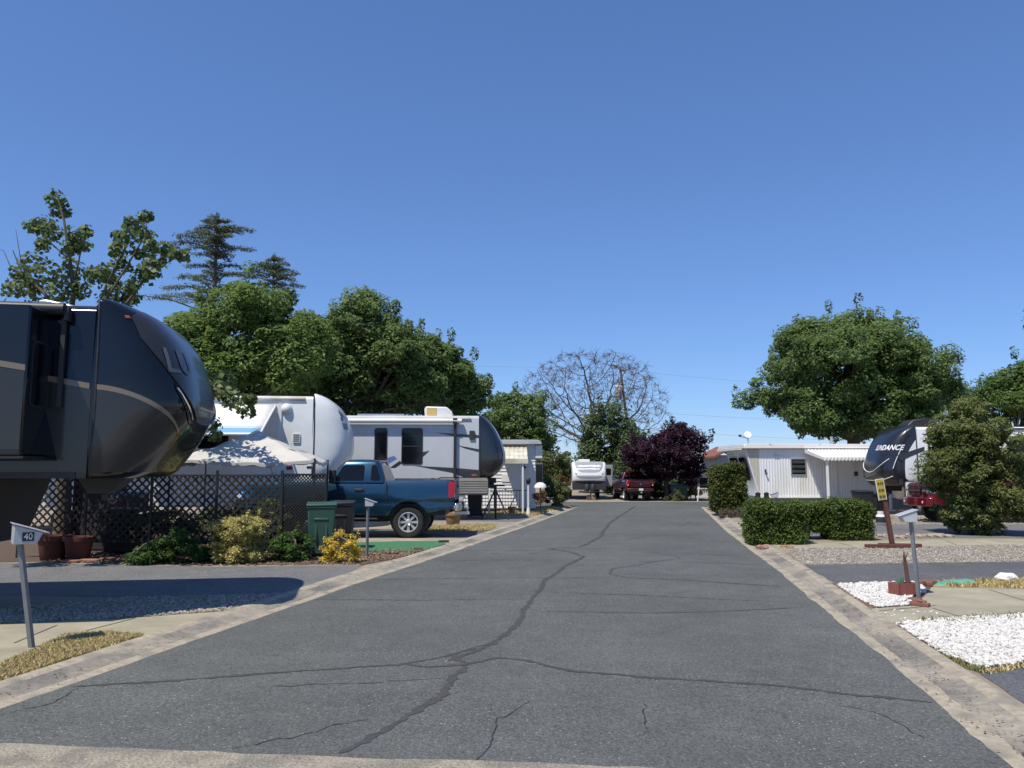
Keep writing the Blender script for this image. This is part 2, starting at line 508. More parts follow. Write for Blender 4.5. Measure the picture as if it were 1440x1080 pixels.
poly_sheet('pavement', P((478, 776), (500, 784), (545, 769.5), (660, 768), (690, 757), (470, 757)), LZ + .004, m_conc, .01)
poly_sheet('driveway', P((380, 744.5), (471, 756.8), (690, 756.5), (718, 745), (560, 744), (-300, 744)), LZ + .003, m_drive2, .015)
poly_sheet('gravel_strip', P((560, 743.5), (719, 744), (745, 735), (660, 733), (540, 733)), LZ + .005, m_gravel, .02)
poly_sheet('driveway', P((300, 732.5), (748, 734), (768, 727), (690, 726), (300, 726)), LZ + .004, m_drive, .015)
poly_sheet('grass_verge', P((560, 743), (600, 741), (655, 739.5), (700, 739), (690, 745.5), (640, 748), (575, 747)), LZ + .009, m_drygrass_soil, .04)
poly_sheet('grass_verge', P((650, 725), (760, 726), (800, 714), (770, 713), (690, 722)), LZ + .006, m_drygrass_soil, .05)
# right side of the street
poly_sheet('pavement', P((1083, 766), (1100, 772), (1500, 765), (1500, 758), (1230, 761)), LZ + .006, m_conc, .01)
poly_sheet('gravel_strip', P((1101, 772.5), (1500, 765.5), (1500, 789), (1130, 794.5)), LZ + .004, m_gravel, .02)
poly_sheet('driveway', P((1131, 795), (1560, 788.5), (1560, 813), (1172, 819.5)), LZ + .005, m_drive2, .012)
WR1 = P((1176, 823), (1235, 820), (1296, 820), (1302, 834), (1282, 838), (1287, 851), (1232, 855), (1205, 842))
WR2 = P((1255, 879), (1330, 872), (1440, 866), (1560, 862), (1560, 930), (1440, 934), (1375, 941), (1330, 922), (1285, 900))
poly_sheet('pavement', P((1208, 856.5), (1232, 856), (1287, 852), (1304, 835), (1310, 826), (1440, 828.5), (1560, 828), (1560, 861), (1440, 864), (1330, 870), (1245, 877)), LZ + .006, m_conc, .008)
poly_sheet('rock_bed', P((1165, 820.5), (1315, 819), (1310, 825.5), (1303, 835), (1288, 852.5), (1232, 856.2), (1207, 856.4)), LZ + .003, m_mulch, .02)
poly_sheet('rock_bed', P((1243, 879), (1330, 870.5), (1440, 864.5), (1560, 861.5), (1560, 934), (1440, 938), (1378, 947), (1330, 931)), LZ + .003, m_mulch, .02)
poly_sheet('driveway', P((1379, 948), (1440, 939), (1560, 935), (1560, 1085), (1470, 1010)), LZ + .005, m_drive2, .012)
poly_sheet('dry_bed', P((1311, 820), (1560, 813.5), (1560, 827.5), (1440, 828), (1311, 825.5)), LZ + .0045, m_drygrass_soil, .02)
poly_sheet('driveway', P((1046, 738), (1500, 738), (1500, 757), (1245, 757), (1070, 750)), LZ + .0035, m_drive, .012)
poly_sheet('gravel_strip', P((1030, 727), (1500, 727), (1500, 737.5), (1046, 737.5)), LZ + .0045, m_gravel, .02)
poly_sheet('pavement', [(2.4, 44.25), (16, 44.25), (16, 45.0), (2.4, 45.0)], .018, m_conc, .01)

# sealed cracks: wandering bands of sealant, traced on the street
def road_z(x, y):
    ys = [p[1] for p in LE]
    a = float(np.interp(y, ys, [p[0] for p in LE])); b = float(np.interp(y, [p[1] for p in RE], [p[0] for p in RE]))
    t = min(1, max(0, (x - a) / (b - a)))
    return .004 + .03 * min(1, max(0, (y - 5.6) / 3)) * (1 - (2 * t - 1) ** 2)
def crack(pts, w, mat, name, seed, wob=.03):
    rk = random.Random(seed)
    g = [G(x, y, .02) for x, y in pts]
    d = [0]
    for a, b in zip(g, g[1:]): d.append(d[-1] + math.hypot(b[0] - a[0], b[1] - a[1]))
    n = max(24, int(d[-1] / .05))
    t = np.linspace(0, d[-1], n)
    xs = np.interp(t, d, [p[0] for p in g]); ys = np.interp(t, d, [p[1] for p in g])
    off = np.cumsum([rk.gauss(0, 1) * (2.2 if rk.random() < .12 else .7) for _ in range(n)]); off = off - np.linspace(off[0], off[-1], n)
    off = off / (abs(off).max() + 1e-6) * wob
    vs = []; fs = []
    for i in range(n):
        dx = xs[min(i + 1, n - 1)] - xs[max(i - 1, 0)]; dy = ys[min(i + 1, n - 1)] - ys[max(i - 1, 0)]
        L = math.hypot(dx, dy) + 1e-9; nx, ny = -dy / L, dx / L
        ww = w * (.55 + .55 * rk.random()) * min(1, .25 + min(i, n - 1 - i) * .12)
        for s_ in (-.5, .5):
            k = off[i] + s_ * ww + rk.uniform(-.28, .28) * w
            x, y = xs[i] + nx * k, ys[i] + ny * k
            vs.append((x, y, road_z(x, y) + .0035))
    for i in range(n - 1): fs.append((2 * i, 2 * i + 1, 2 * i + 3, 2 * i + 2))
    mb = MB(); mb.add(vs, fs); o = mb.build(name, mat, recalc=False)
    if o.data.polygons[0].normal.z < 0: o.data.flip_normals()
    struct(o)
crack([(478, 1056), (560, 1015), (622, 980), (640, 952), (660, 934)], .088, m_seal, 'crack_sealant', 1, .03)
crack([(630, 930), (690, 908), (722, 880), (745, 850), (772, 815), (800, 795), (822, 784), (800, 777), (770, 772), (815, 770), (842, 757), (850, 745)], .085, m_seal, 'crack_sealant', 2, .05)
crack([(850, 746), (858, 735), (880, 722), (893, 712)], .09, m_seal, 'crack_sealant', 3, .06)
crack([(105, 963), (250, 955), (400, 944), (560, 935), (640, 922), (692, 906)], .055, m_seal, 'crack_sealant', 4)
crack([(565, 933), (600, 938), (650, 935), (700, 926), (740, 930), (800, 944), (900, 951), (1010, 957), (1100, 963), (1200, 975), (1310, 985)], .06, m_seal, 'crack_sealant', 5)
crack([(638, 920), (645, 930), (660, 934)], .07, m_seal, 'crack_sealant', 6, .01)
crack([(958, 786), (930, 789), (890, 797), (862, 801), (860, 808), (880, 813), (960, 816), (1100, 824)], .05, m_seal, 'crack_sealant', 7)
crack([(958, 786), (948, 781), (905, 777)], .045, m_seal, 'crack_sealant', 8)
for i, l in enumerate([[(520, 814), (620, 814), (760, 813), (870, 814)], [(440, 842), (600, 845), (745, 845)], [(770, 834), (900, 838), (1100, 846)],
                       [(755, 861), (900, 863), (1000, 861), (1130, 853)], [(610, 788), (760, 788), (900, 789), (1080, 794)], [(640, 773), (760, 775), (860, 772)],
                       [(900, 776), (1000, 780), (1060, 782)], [(690, 750), (800, 752), (900, 753), (1040, 750)], [(880, 760), (915, 754), (950, 753)],
                       [(720, 738), (850, 741), (930, 738), (1010, 737)], [(780, 725), (880, 727), (960, 724)], [(955, 742), (970, 735), (958, 728)]]):
    crack(l, .026, m_seal, 'crack_sealant', 20 + i, .04)
for i, l in enumerate([[(300, 1055), (360, 1042), (430, 1030), (480, 1018), (520, 1010)], [(660, 1075), (690, 1050), (705, 1010), (745, 985)], [(905, 1030), (915, 1005), (905, 985)],
                       [(1180, 990), (1225, 1000), (1260, 1015), (1300, 1035)], [(360, 965), (520, 960), (640, 950)], [(0, 1003), (70, 985), (110, 965)]]):
    crack(l, .012, m_crack, 'crack', 60 + i, .05)

# ------------------------------------------------------------------ loose stones, chips, grass
def in_poly(x, y, poly):
    c = False; j = len(poly) - 1
    for i in range(len(poly)):
        xi, yi = poly[i]; xj, yj = poly[j]
        if (yi > y) != (yj > y) and x < (xj - xi) * (y - yi) / (yj - yi) + xi: c = not c
        j = i
    return c
def scatter(poly, n, rng):
    xs = [p[0] for p in poly]; ys = [p[1] for p in poly]; out = []
    tries = 0
    while len(out) < n and tries < n * 40:
        tries += 1
        x = rng.uniform(min(xs), max(xs)); y = rng.uniform(min(ys), max(ys))
        if in_poly(x, y, poly) and abs(clear_kerb(x, y, .6) - x) < 1e-6: out.append((x, y))
    return out
_ico = bmesh.new(); bmesh.ops.create_icosphere(_ico, subdivisions=1, radius=1.0)
_ico.verts.ensure_lookup_table()
ICO_V = np.array([v.co[:] for v in _ico.verts]); ICO_F = np.array([[v.index for v in f.verts] for f in _ico.faces]); _ico.free()
def np_mesh(name, co, faces, mat, parent=None, smooth=False):
    me = bpy.data.meshes.new(name)
    k = faces.shape[1]
    me.vertices.add(len(co)); me.vertices.foreach_set('co', np.ascontiguousarray(co, dtype=np.float32).ravel())
    me.loops.add(faces.size); me.loops.foreach_set('vertex_index', np.ascontiguousarray(faces, dtype=np.int32).ravel())
    me.polygons.add(len(faces)); me.polygons.foreach_set('loop_start', np.arange(0, faces.size, k, dtype=np.int32))
    me.materials.append(mat)
    me.update(calc_edges=True); me.validate()
    if smooth: me.shade_smooth()
    o = bpy.data.objects.new(name, me); COL.objects.link(o)
    if parent is not None: o.parent = parent
    return o
def stones(name, poly, n, size, mat, z, flat=.55, seed=1, pile=.0, aspect=1.0):
    rng = np.random.default_rng(seed); pr = random.Random(seed)
    pts = np.array(scatter(poly, n, pr)); n = len(pts)
    sc = size * rng.uniform(.55, 1.25, (n, 1)) * np.stack([rng.uniform(.8, 1.3, n) * aspect, rng.uniform(.7, 1.1, n), flat * rng.uniform(.7, 1.2, n)], 1)
    V = ICO_V[None] * (1 + rng.uniform(-.22, .22, (n, 12, 1)))
    V = V * sc[:, None, :]
    a = rng.uniform(0, 6.28, n); tl = rng.normal(0, .35, n)
    ca, sa = np.cos(a), np.sin(a); ct, st = np.cos(tl), np.sin(tl)
    x = V[..., 0] * ct[:, None] + V[..., 2] * st[:, None]; zz = -V[..., 0] * st[:, None] + V[..., 2] * ct[:, None]; y = V[..., 1]
    X = x * ca[:, None] - y * sa[:, None] + pts[:, 0:1]; Y = x * sa[:, None] + y * ca[:, None] + pts[:, 1:2]
    Z = zz + z + (sc[:, 2] * .5 + rng.uniform(0, pile, n) if pile else sc[:, 2] * .5)[:, None]
    co = np.stack([X, Y, Z], -1).reshape(-1, 3)
    fa = (ICO_F[None] + (np.arange(n) * 12)[:, None, None]).reshape(-1, 3)
    o = np_mesh(name, co, fa, mat)
    return struct(o, 'stuff')
def island_mat(name, cols, rough=.85):
    if name in MATS: return MATS[name]
    m = bpy.data.materials.new(name); m.use_nodes = True; nt = m.node_tree; b = nt.nodes['Principled BSDF']
    g = nt.nodes.new('ShaderNodeNewGeometry'); cr = nt.nodes.new('ShaderNodeValToRGB')
    e = cr.color_ramp.elements
    e[0].position = 0; e[0].color = (*cols[0], 1); e[1].position = 1; e[1].color = (*cols[-1], 1)
    for i, c in enumerate(cols[1:-1]): e.new((i + 1) / (len(cols) - 1)).color = (*c, 1)
    nt.links.new(g.outputs['Random Per Island'], cr.inputs[0]); nt.links.new(cr.outputs[0], b.inputs['Base Color'])
    b.inputs['Roughness'].default_value = rough; MATS[name] = m
    return m
m_white = island_mat('white_stone', [(.40, .37, .32), (.66, .64, .60), (.54, .52, .48), (.74, .73, .70)])
m_peb = island_mat('pebble', [(.16, .145, .12), (.38, .34, .27), (.26, .235, .20), (.48, .44, .37)])
m_chip = island_mat('bark_chip', [(.09, .05, .032), (.24, .15, .095), (.15, .09, .06), (.36, .27, .19)])
def lab(o, label, cat): o['label'] = label; o['category'] = cat; return o
lab(stones('white_stones', WR1, 2900, .026, m_white, LZ + .004, seed=2, pile=.012), 'white crushed stones around the red planter box', 'stones')
lab(stones('white_stones', WR2, 8200, .027, m_white, LZ + .004, seed=3, pile=.018), 'large bed of white crushed stones beside the kerb', 'stones')
lab(stones('gravel', P((1101, 772.5), (1500, 765.5), (1500, 789), (1130, 794.5)), 5200, .024, m_peb, LZ + .004, seed=4), 'tan gravel in front of the clipped hedge', 'gravel')
lab(stones('gravel', P((0, 855), (180, 840.5), (372, 836.5), (436, 829), (372, 848), (330, 858), (182, 869), (0, 877)), 4200, .022, m_peb, LZ + .004, seed=5), 'grey gravel strip under the black trailer nose', 'gravel')
lab(stones('gravel', P((1030, 727), (1440, 727), (1440, 737.5), (1046, 737.5)), 1500, .03, m_peb, LZ + .0045, seed=6), 'gravel strip behind the clipped hedge', 'gravel')
lab(stones('bark_chips', P((60, 791), (300, 796), (505, 794), (575, 779), (520, 772), (440, 766), (60, 782)), 2600, .035, m_chip, LZ + .006, flat=.25, seed=7, aspect=1.6), 'brown bark chips under the shrubs by the lattice fence', 'bark chips')
lab(stones('bark_chips', P((508, 794), (606, 777), (640, 771), (550, 771), (516, 784)), 700, .03, m_chip, LZ + .008, flat=.25, seed=8, aspect=1.6), 'reddish bark chips in the bed beside the leaning letterbox', 'bark chips')
lab(stones('leaf_litter', P((1165, 821), (1176, 824), (1206, 843), (1232, 856), (1205, 855.5)), 500, .022, m_chip, LZ + .004, flat=.25, seed=9, aspect=1.5), 'brown leaf litter along the edge of the white stones', 'leaf litter')

lab(stones('stray_stones', P((1180, 860), (1232, 856.5), (1300, 852), (1330, 858), (1300, 872), (1245, 877)), 26, .018, m_white, LZ + .007, seed=12), 'stray white stones on the concrete between the stone beds', 'stones')
def gutter_litter(edge, side, label, n, seed):
    pl = [p for p in along(edge, 120) if p[1] < 26]
    poly = [(x - side * .02, y) for x, y in pl] + [(x + side * .36, y) for x, y in reversed(pl)]
    rng = random.Random(seed); pts = []
    out = []
    while len(out) < n:
        i = int((rng.random() ** 1.3) * (len(pl) - 1)); x, y = pl[i]; out.append((x + side * rng.triangular(.0, .44, .28), y + rng.uniform(-.1, .1)))
    g = np.random.default_rng(seed); m = len(out); P0 = np.array(out); a = g.uniform(0, 6.28, m); sz = g.uniform(.006, .02, m)
    dx, dy = np.cos(a) * sz, np.sin(a) * sz
    z = .012 + g.uniform(0, .008, m) + .02 * np.clip((np.abs(P0[:, 0]) > 0), 0, 1) * 0
    co = np.stack([np.stack([P0[:, 0] - dx, P0[:, 1] - dy, z], 1), np.stack([P0[:, 0] - dy * .5, P0[:, 1] + dx * .5, z + .006], 1), np.stack([P0[:, 0] + dx, P0[:, 1] + dy, z + .002], 1), np.stack([P0[:, 0] + dy * .5, P0[:, 1] - dx * .5, z + .005], 1)], 1).reshape(-1, 3)
    o = np_mesh('leaf_litter', co, np.arange(m * 4).reshape(-1, 4), m_chip); struct(o, 'stuff'); return lab(o, label, 'leaf litter')
gutter_litter(ER, 1, 'dry leaf scraps in the gutter on the white-stone side', 700, 3)
gutter_litter(EL, -1, 'dry leaf scraps in the gutter on the letterbox 40 side', 500, 4)
m_joint = M('joint_dirt', (.10, .09, .075), .95)
def joint(a, b_, w=.012):
    a, b_ = Vector(G(*a, LZ)), Vector(G(*b_, LZ)); d = (b_ - a).normalized(); n = Vector((-d.y, d.x)) * w
    mb = MB(); mb.add([(a.x - n.x, a.y - n.y, LZ + .0085), (a.x + n.x, a.y + n.y, LZ + .0085), (b_.x + n.x, b_.y + n.y, LZ + .0085), (b_.x - n.x, b_.y - n.y, LZ + .0085)], [(0, 1, 2, 3)])
    struct(mb.build('pavement_joint', m_joint, recalc=False))
joint((1312, 856), (1352, 868.5)); joint((1390, 829.5), (1440, 845)); joint((1235, 860), (1316, 852)); joint((120, 888), (190, 870)); joint((20, 905), (80, 880)); joint((1180, 764), (1200, 769)); joint((1330, 760.5), (1345, 767))
def blades(name, poly, n, h, mat, z, seed=1, lean=.5, w=.006):
    rng = np.random.default_rng(seed); pts = np.array(scatter(poly, n, random.Random(seed))); n = len(pts)
    a = rng.uniform(0, 6.28, n); hh = h * rng.uniform(.4, 1.2, n); ln = lean * rng.uniform(.2, 1.4, n) * hh
    b = rng.uniform(0, 6.28, n)
    sx, sy = np.cos(a) * w, np.sin(a) * w
    p0 = np.stack([pts[:, 0] - sx, pts[:, 1] - sy, np.full(n, z)], 1); p1 = np.stack([pts[:, 0] + sx, pts[:, 1] + sy, np.full(n, z)], 1)
    mid = np.stack([pts[:, 0] + np.cos(b) * ln * .4, pts[:, 1] + np.sin(b) * ln * .4, z + hh * .6], 1)
    tip = np.stack([pts[:, 0] + np.cos(b) * ln, pts[:, 1] + np.sin(b) * ln, z + hh], 1)
    sd = np.stack([sx, sy, np.zeros(n)], 1) * .7
    co = np.stack([p0, p1, mid + sd, tip, mid - sd], 1).reshape(-1, 3)
    fa = (np.array([[0, 1, 2, 3, 4]])[None] + (np.arange(n) * 5)[:, None, None]).reshape(-1, 5)
    return struct(np_mesh(name, co, fa, mat), 'stuff')
m_straw = island_mat('straw_grass', [(.52, .40, .17), (.62, .49, .24), (.42, .33, .12), (.68, .57, .33), (.30, .28, .09)])
m_weed = island_mat('weed_grass', [(.10, .14, .04), (.22, .24, .08), (.38, .30, .14)])
lab(blades('dry_grass', P((-60, 962), (0, 936), (48, 916), (92, 895), (150, 891), (208, 895), (110, 929), (0, 965), (-60, 988)), 17000, .042, m_straw, LZ + .006, 3, .9), 'patch of yellow dry grass at the foot of the numbered letterbox', 'grass')
lab(blades('dry_grass', P((560, 743), (600, 741), (655, 739.5), (700, 739), (690, 745.5), (640, 748), (575, 747)), 6000, .08, m_straw, LZ + .007, 4, .8, .01), 'dry grass strip beyond the blue pickup', 'grass')
lab(blades('dry_grass', P((650, 725), (760, 726), (800, 714), (770, 713), (690, 722)), 4000, .10, m_straw, LZ + .004, 5, .8, .014), 'dry grass by the house with the lamp post', 'grass')
lab(blades('dry_weeds', P((1311, 820), (1500, 813.5), (1500, 827.5), (1440, 828), (1340, 826)), 3500, .07, m_straw, LZ + .004, 6, 1.0), 'dry weeds between the concrete and the driveway', 'weeds')
lab(blades('weeds', P((1243, 879), (1262, 879), (1300, 905), (1345, 925), (1390, 942), (1378, 947), (1330, 931)), 600, .04, m_weed, LZ + .003, 7, .9), 'low weeds along the kerb edge of the white stones', 'weeds')
lab(blades('weeds', P((1380, 944), (1440, 934), (1500, 931), (1500, 938), (1440, 941), (1385, 950)), 500, .035, m_straw, LZ + .003, 8, .9), 'dry weeds between the white stones and the asphalt', 'weeds')
lab(blades('weeds', P((1290, 873), (1440, 864), (1440, 872), (1300, 880)), 500, .06, m_weed, LZ + .003, 9, .7), 'small green weeds along the edge of the concrete', 'weeds')
lab(blades('green_grass', P((1040, 739), (1062, 738), (1064, 744), (1048, 744)), 1500, .07, M('lawn_grass', (.10, .19, .04), .7, var=.3), LZ + .004, 10, .6, .012), 'small patch of green grass behind the clipped hedge', 'grass')
# ------------------------------------------------------------------ vegetation
def leaves(name, centers, radii, per, size, mat, parent=None, seed=1, shell=.55, aspect=.5, up=.5, droop=.35, fold=.12):
    rng = np.random.default_rng(seed)
    C = np.asarray(centers, float); Rd = np.asarray(radii, float)
    if Rd.ndim == 1: Rd = np.repeat(Rd[:, None], 3, 1)
    per = np.asarray(per) if hasattr(per, '__len__') else np.full(len(C), per)
    idx = np.repeat(np.arange(len(C)), per); n = len(idx)
    v = rng.normal(size=(n, 3)); v /= np.linalg.norm(v, axis=1, keepdims=True)
    r = shell + (1 - shell) * rng.random((n, 1)) ** .7
    p = C[idx] + v * r * Rd[idx] + rng.normal(0, .06, (n, 3)) * Rd[idx]
    nm = v * .6 + np.array([0, 0, up]) + rng.normal(0, .45, (n, 3))
    nm /= np.linalg.norm(nm, axis=1, keepdims=True)
    d = np.cross(nm, rng.normal(size=(n, 3))) ; d[:, 2] -= droop * np.linalg.norm(d, axis=1)
    d -= nm * (d * nm).sum(1, keepdims=True); d /= np.linalg.norm(d, axis=1, keepdims=True) + 1e-9
    s = np.cross(nm, d)
    L = size * rng.uniform(.6, 1.25, (n, 1)); W = L * aspect
    co = np.stack([p - d * L * .5, p + s * W * .5 + nm * L * fold - d * L * .05, p + d * L * .5, p - s * W * .5 + nm * L * fold - d * L * .05], 1).reshape(-1, 3)
    fa = np.arange(n * 4).reshape(-1, 4)
    return np_mesh(name, co, fa, mat, parent)

m_bark = M('bark', (.13, .105, .08), .95, var=.4, vscale=12, bump=1.0, bscale=20, stretch=(1, 1, .25))
m_bark_g = M('grey_bark', (.17, .15, .13), .95, var=.35, vscale=10, bump=.8, bscale=20, stretch=(1, 1, .25))

def expand(lobes, rng, k=7):
    out = []
    for l in lobes:
        out.append(tuple(l[:3]) + tuple(q * .78 for q in l[3:6]))
        for _ in range(k):
            v = rng.normal(size=3); v /= np.linalg.norm(v); v[2] = v[2] * .8 + .1
            f = rng.uniform(.28, .52)
            p = np.array(l[:3]) + v * np.array(l[3:6]) * rng.uniform(.62, .82)
            out.append(tuple(p) + tuple(np.array(l[3:6]) * f * rng.uniform(.85, 1.2, 3)))
    return out
def lobes_clumps(lobes, n, rng, cr, inner=.25):
    """clump centres over the surfaces of a set of ellipsoid lobes"""
    w = np.array([l[3] * l[4] + l[4] * l[5] + l[3] * l[5] for l in lobes]); w = w / w.sum()
    C = []; Rr = []
    tries = 0
    while len(C) < n and tries < n * 30:
        tries += 1
        k = rng.choice(len(lobes), p=w); l = lobes[k]
        v = rng.normal(size=3); v /= np.linalg.norm(v)
        rr_ = rng.uniform(.78, 1.05) if rng.random() > inner else rng.uniform(.3, .8)
        p = np.array(l[:3]) + v * np.array(l[3:6]) * rr_
        deep = False
        for j, o in enumerate(lobes):
            if j != k and (((p - np.array(o[:3])) / np.array(o[3:6])) ** 2).sum() < .45: deep = True
        if deep and rng.random() > .2: continue
        C.append(p); q = cr * rng.uniform(.55, 1.3); Rr.append((q * rng.uniform(.8, 1.2), q * rng.uniform(.8, 1.2), q * rng.uniform(.45, .8)))
    return np.array(C), np.array(Rr)

def limb(mb, a, b, r0, r1, rng, sag=.0, n=6, sides=6):
    a = Vector(a); b = Vector(b); pts = []; rad = []
    L = (b - a).length
    side = Vector(rng.normal(size=3)) * L * .06
    for i in range(n + 1):
        t = i / n
        p = a.lerp(b, t) + side * math.sin(math.pi * t) + Vector((0, 0, sag * L * math.sin(math.pi * t)))
        pts.append(p); rad.append(r0 + (r1 - r0) * t)
    mb.tube(pts, rad, sides)

def tree(name, label, base, lobes, nclump, per, cr, leaf, mat, trunk_r=.2, cat='tree', group=None, seed=1, fork=None, bark=None, nlimb=16, aspect=.5, trunk=True, droop=.35, inner=.25, shell=.6, tips=0, up=.85):
    rng = np.random.default_rng(seed)
    root = thing(name, label, cat, base, 0, group)
    lob = [tuple(np.array(l[:3]) - np.array(base)) + tuple(l[3:]) for l in lobes]
    C, Rr = lobes_clumps(expand(lob, rng) if nclump >= 90 else lob, nclump, rng, cr, inner)
    if tips:                       # shoots that stick out of the outline
        k = rng.choice(len(C), tips); cen = np.array([l[:3] for l in lob]).mean(0)
        d = C[k] - cen; d /= np.linalg.norm(d, axis=1, keepdims=True); d[:, 2] += .35
        C = np.concatenate([C, C[k] + d * cr * rng.uniform(.5, 1.1, (tips, 1))]); Rr = np.concatenate([Rr, np.stack([np.full(tips, cr * .35), np.full(tips, cr * .35), np.full(tips, cr * .6)], 1)])
        per = np.concatenate([np.full(len(C) - tips, per), np.full(tips, max(4, int(per * .3)))])
    leaves('crown', C, Rr, per, leaf, mat, root, seed, aspect=aspect, droop=droop, shell=shell, up=up)
    if trunk:
        mb = MB()
        cz = np.mean([l[2] for l in lob]); cx = np.mean([l[0] for l in lob]); cy = np.mean([l[1] for l in lob])
        fk = Vector(fork) - Vector(base) if fork else Vector((cx * .4, cy * .4, max(.5, min(l[2] - l[5] for l in lob) + .2)))
        limb(mb, (0, 0, -.05), fk, trunk_r * 1.25, trunk_r * .85, rng, n=8, sides=9)
        ks = rng.choice(len(C), min(nlimb, len(C)), replace=False)
        for k in ks: limb(mb, fk, C[k], trunk_r * rng.uniform(.3, .55), .02, rng, sag=.08)
        mb.build('trunk', bark or m_bark, root, smooth=60)
    return root

def px_lobe(x, y, Y, rx, ry, rzp):
    """lobe whose centre is seen at (x, y) at distance Y, radii in pixels (across, up) and metres deep"""
    p = S(x, y, Y); k = Y / FPX
    return (p.x, p.y, p.z, rx * k, rzp, ry * k)
# ------------------------------------------------------------------ fifth-wheel trailers
m_black_paint = M('gloss_black_paint', (.006, .007, .010), .12, coat=.35, spec=.35)
m_grey_paint = M('dark_grey_paint', (.026, .025, .0245), .26, coat=.4, spec=.4)
m_beige_stripe = M('beige_stripe', (.19, .15, .10), .35, coat=.4)
m_smoke = M('smoked_front', (.030, .029, .030), .28, coat=.35)
m_white_gel = M('white_gelcoat', (.74, .75, .74), .28, coat=.5, var=.04, vscale=2)
m_white_old = M('weathered_white_gelcoat', (.70, .72, .71), .38, coat=.3, var=.07, vscale=1.2, col2=(.62, .64, .62), c2scale=.7)
m_lgrey = M('light_grey_panel', (.46, .48, .50), .35, coat=.3, var=.05, vscale=1.5)
m_tan_panel = M('tan_panel', (.30, .28, .24), .6, var=.12, vscale=3)
m_glass = M('dark_window_glass', (.006, .007, .009), .06, spec=.4)
m_rubber = M('black_rubber', (.018, .018, .019), .8, var=.2, vscale=20)
m_blackpl = M('black_plastic', (.02, .021, .023), .5)
m_chrome = M('chrome', (.75, .76, .78), .12, metal=1.0)
m_alu = M('aluminium', (.55, .56, .57), .38, metal=.7)
m_steel_dk = M('dark_steel', (.05, .05, .052), .55, metal=.4)
m_roof_m = M('roof_membrane', (.62, .60, .55), .8, var=.12, vscale=1.5, col2=(.45, .42, .36), c2scale=1.5)
m_red_lens = M('red_lens', (.35, .01, .012), .2, coat=.6)
m_amber = M('amber_lens', (.30, .09, .02), .25, coat=.5)
m_wht = M('white_plastic', (.72, .72, .70), .45, var=.05)

def wheel(parent, c, r, w, rim_mat, out, name='wheel', spokes=8, rim_r=.56):
    """wheel with its axle along y; out = +1/-1: which way the face looks"""
    mb = MB()
    pf = [(r * .60, -w / 2 + .02), (r * .80, -w / 2), (r * .93, -w / 2 + .012), (r, -w / 2 + .05), (r * 1.0, w / 2 - .05), (r * .93, w / 2 - .012), (r * .80, w / 2), (r * .60, w / 2 - .02)]
    mb.lathe(pf, 40, (0, 0, 0), 'y', cap=False)
    ty = mb.build('tyre', m_rubber, None, smooth=40)
    wo = ty; wo.name = name; wo.parent = parent; wo.location = c
    mb = MB(); f = out * (w / 2 - .03)
    rr_ = r * rim_r
    mb.lathe([(rr_ * 1.1, f - out * .02), (rr_ * 1.12, f + out * .025), (rr_ * 1.04, f + out * .03), (rr_ * .98, f - out * .03), (rr_ * .94, f - out * .07)], 40, (0, 0, 0), 'y', cap=False)
    mb.lathe([(r * .66, f - out * .088), (.0001, f - out * .09)], 40, (0, 0, 0), 'y', mi=1, cap=False)
    mb.lathe([(rr_ * .34, f - out * .09), (rr_ * .34, f - out * .005), (rr_ * .2, f + out * .03), (.0001, f + out * .035)], 20, (0, 0, 0), 'y', mi=0)
    for k in range(spokes):
        a = 2 * math.pi * k / spokes
        m = Matrix.Rotation(-a, 3, 'Y')
        vs = []
        for (x, hw) in ((rr_ * .25, rr_ * .10), (rr_ * 1.0, rr_ * .16)):
            for y in (f - out * .085, f - out * .012):
                for s_ in (-1, 1): vs.append(m @ Vector((x, y, s_ * hw)))
        mb.add(vs, [(0, 1, 3, 2), (4, 6, 7, 5), (0, 4, 5, 1), (2, 3, 7, 6), (0, 2, 6, 4), (1, 5, 7, 3)])
    mb.build('rim', [rim_mat, m_blackpl], wo, smooth=30)
    return wo

class Cap:
    def __init__(self, prof, W, sq=.72, soft=.85, crown=0.0):
        z = np.array([p[0] for p in prof]); n = np.array([p[1] for p in prof]); w = np.array([p[2] if len(p) > 2 else 1.0 for p in prof]) * W
        d = np.concatenate([[0], np.cumsum(np.hypot(np.diff(z), np.diff(n)))]); d /= d[-1]
        s = np.linspace(0, 1, 121)
        def sm(v):
            q = np.interp(s, d, v)
            for _ in range(18): q[1:-1] = (q[:-2] + 2 * q[1:-1] + q[2:]) / 4
            return q
        self.s, self.z, self.n, self.w = s, sm(z), sm(n), sm(w)
        self.sq, self.soft, self.crown = sq, soft, crown
    def s_of(self, z): return float(np.interp(z, self.z, self.s))
    def at(self, t, s):
        z = float(np.interp(s, self.s, self.z)); n = float(np.interp(s, self.s, self.n)); w = float(np.interp(s, self.s, self.w))
        a = t * math.pi / 2; sn, cs = math.sin(a), max(0.0, math.cos(a))
        return Vector((n * cs ** self.soft, w * math.copysign(abs(sn) ** self.sq, sn), z + self.crown * (1 - t * t) * max(0, s - .6) / .4))
    def pt(self, t, s, off=0.0):
        p = self.at(t, s)
        if off:
            e = .004
            t = min(.995, max(-.995, t)); s2 = min(.99, max(.01, s))
            du = self.at(t + e, s2) - self.at(t - e, s2); dv = self.at(t, s2 + .008) - self.at(t, s2 - .008)
            nn = du.cross(dv)
            if nn.length > 1e-9:
                nn.normalize()
                if nn.x < 0 and abs(nn.x) > .05: nn = -nn
                elif nn.y * t < 0: nn = -nn
                p = p + nn * off
        return p
    def patch(self, mb, t0, t1, slo, shi, off=.006, nu=40, nv=14):
        def fn(u, v):
            t = t0 + (t1 - t0) * u
            a, b = slo(t), shi(t)
            return self.pt(t, a + (b - a) * v, off)
        return mb.grid(fn, nu, nv)

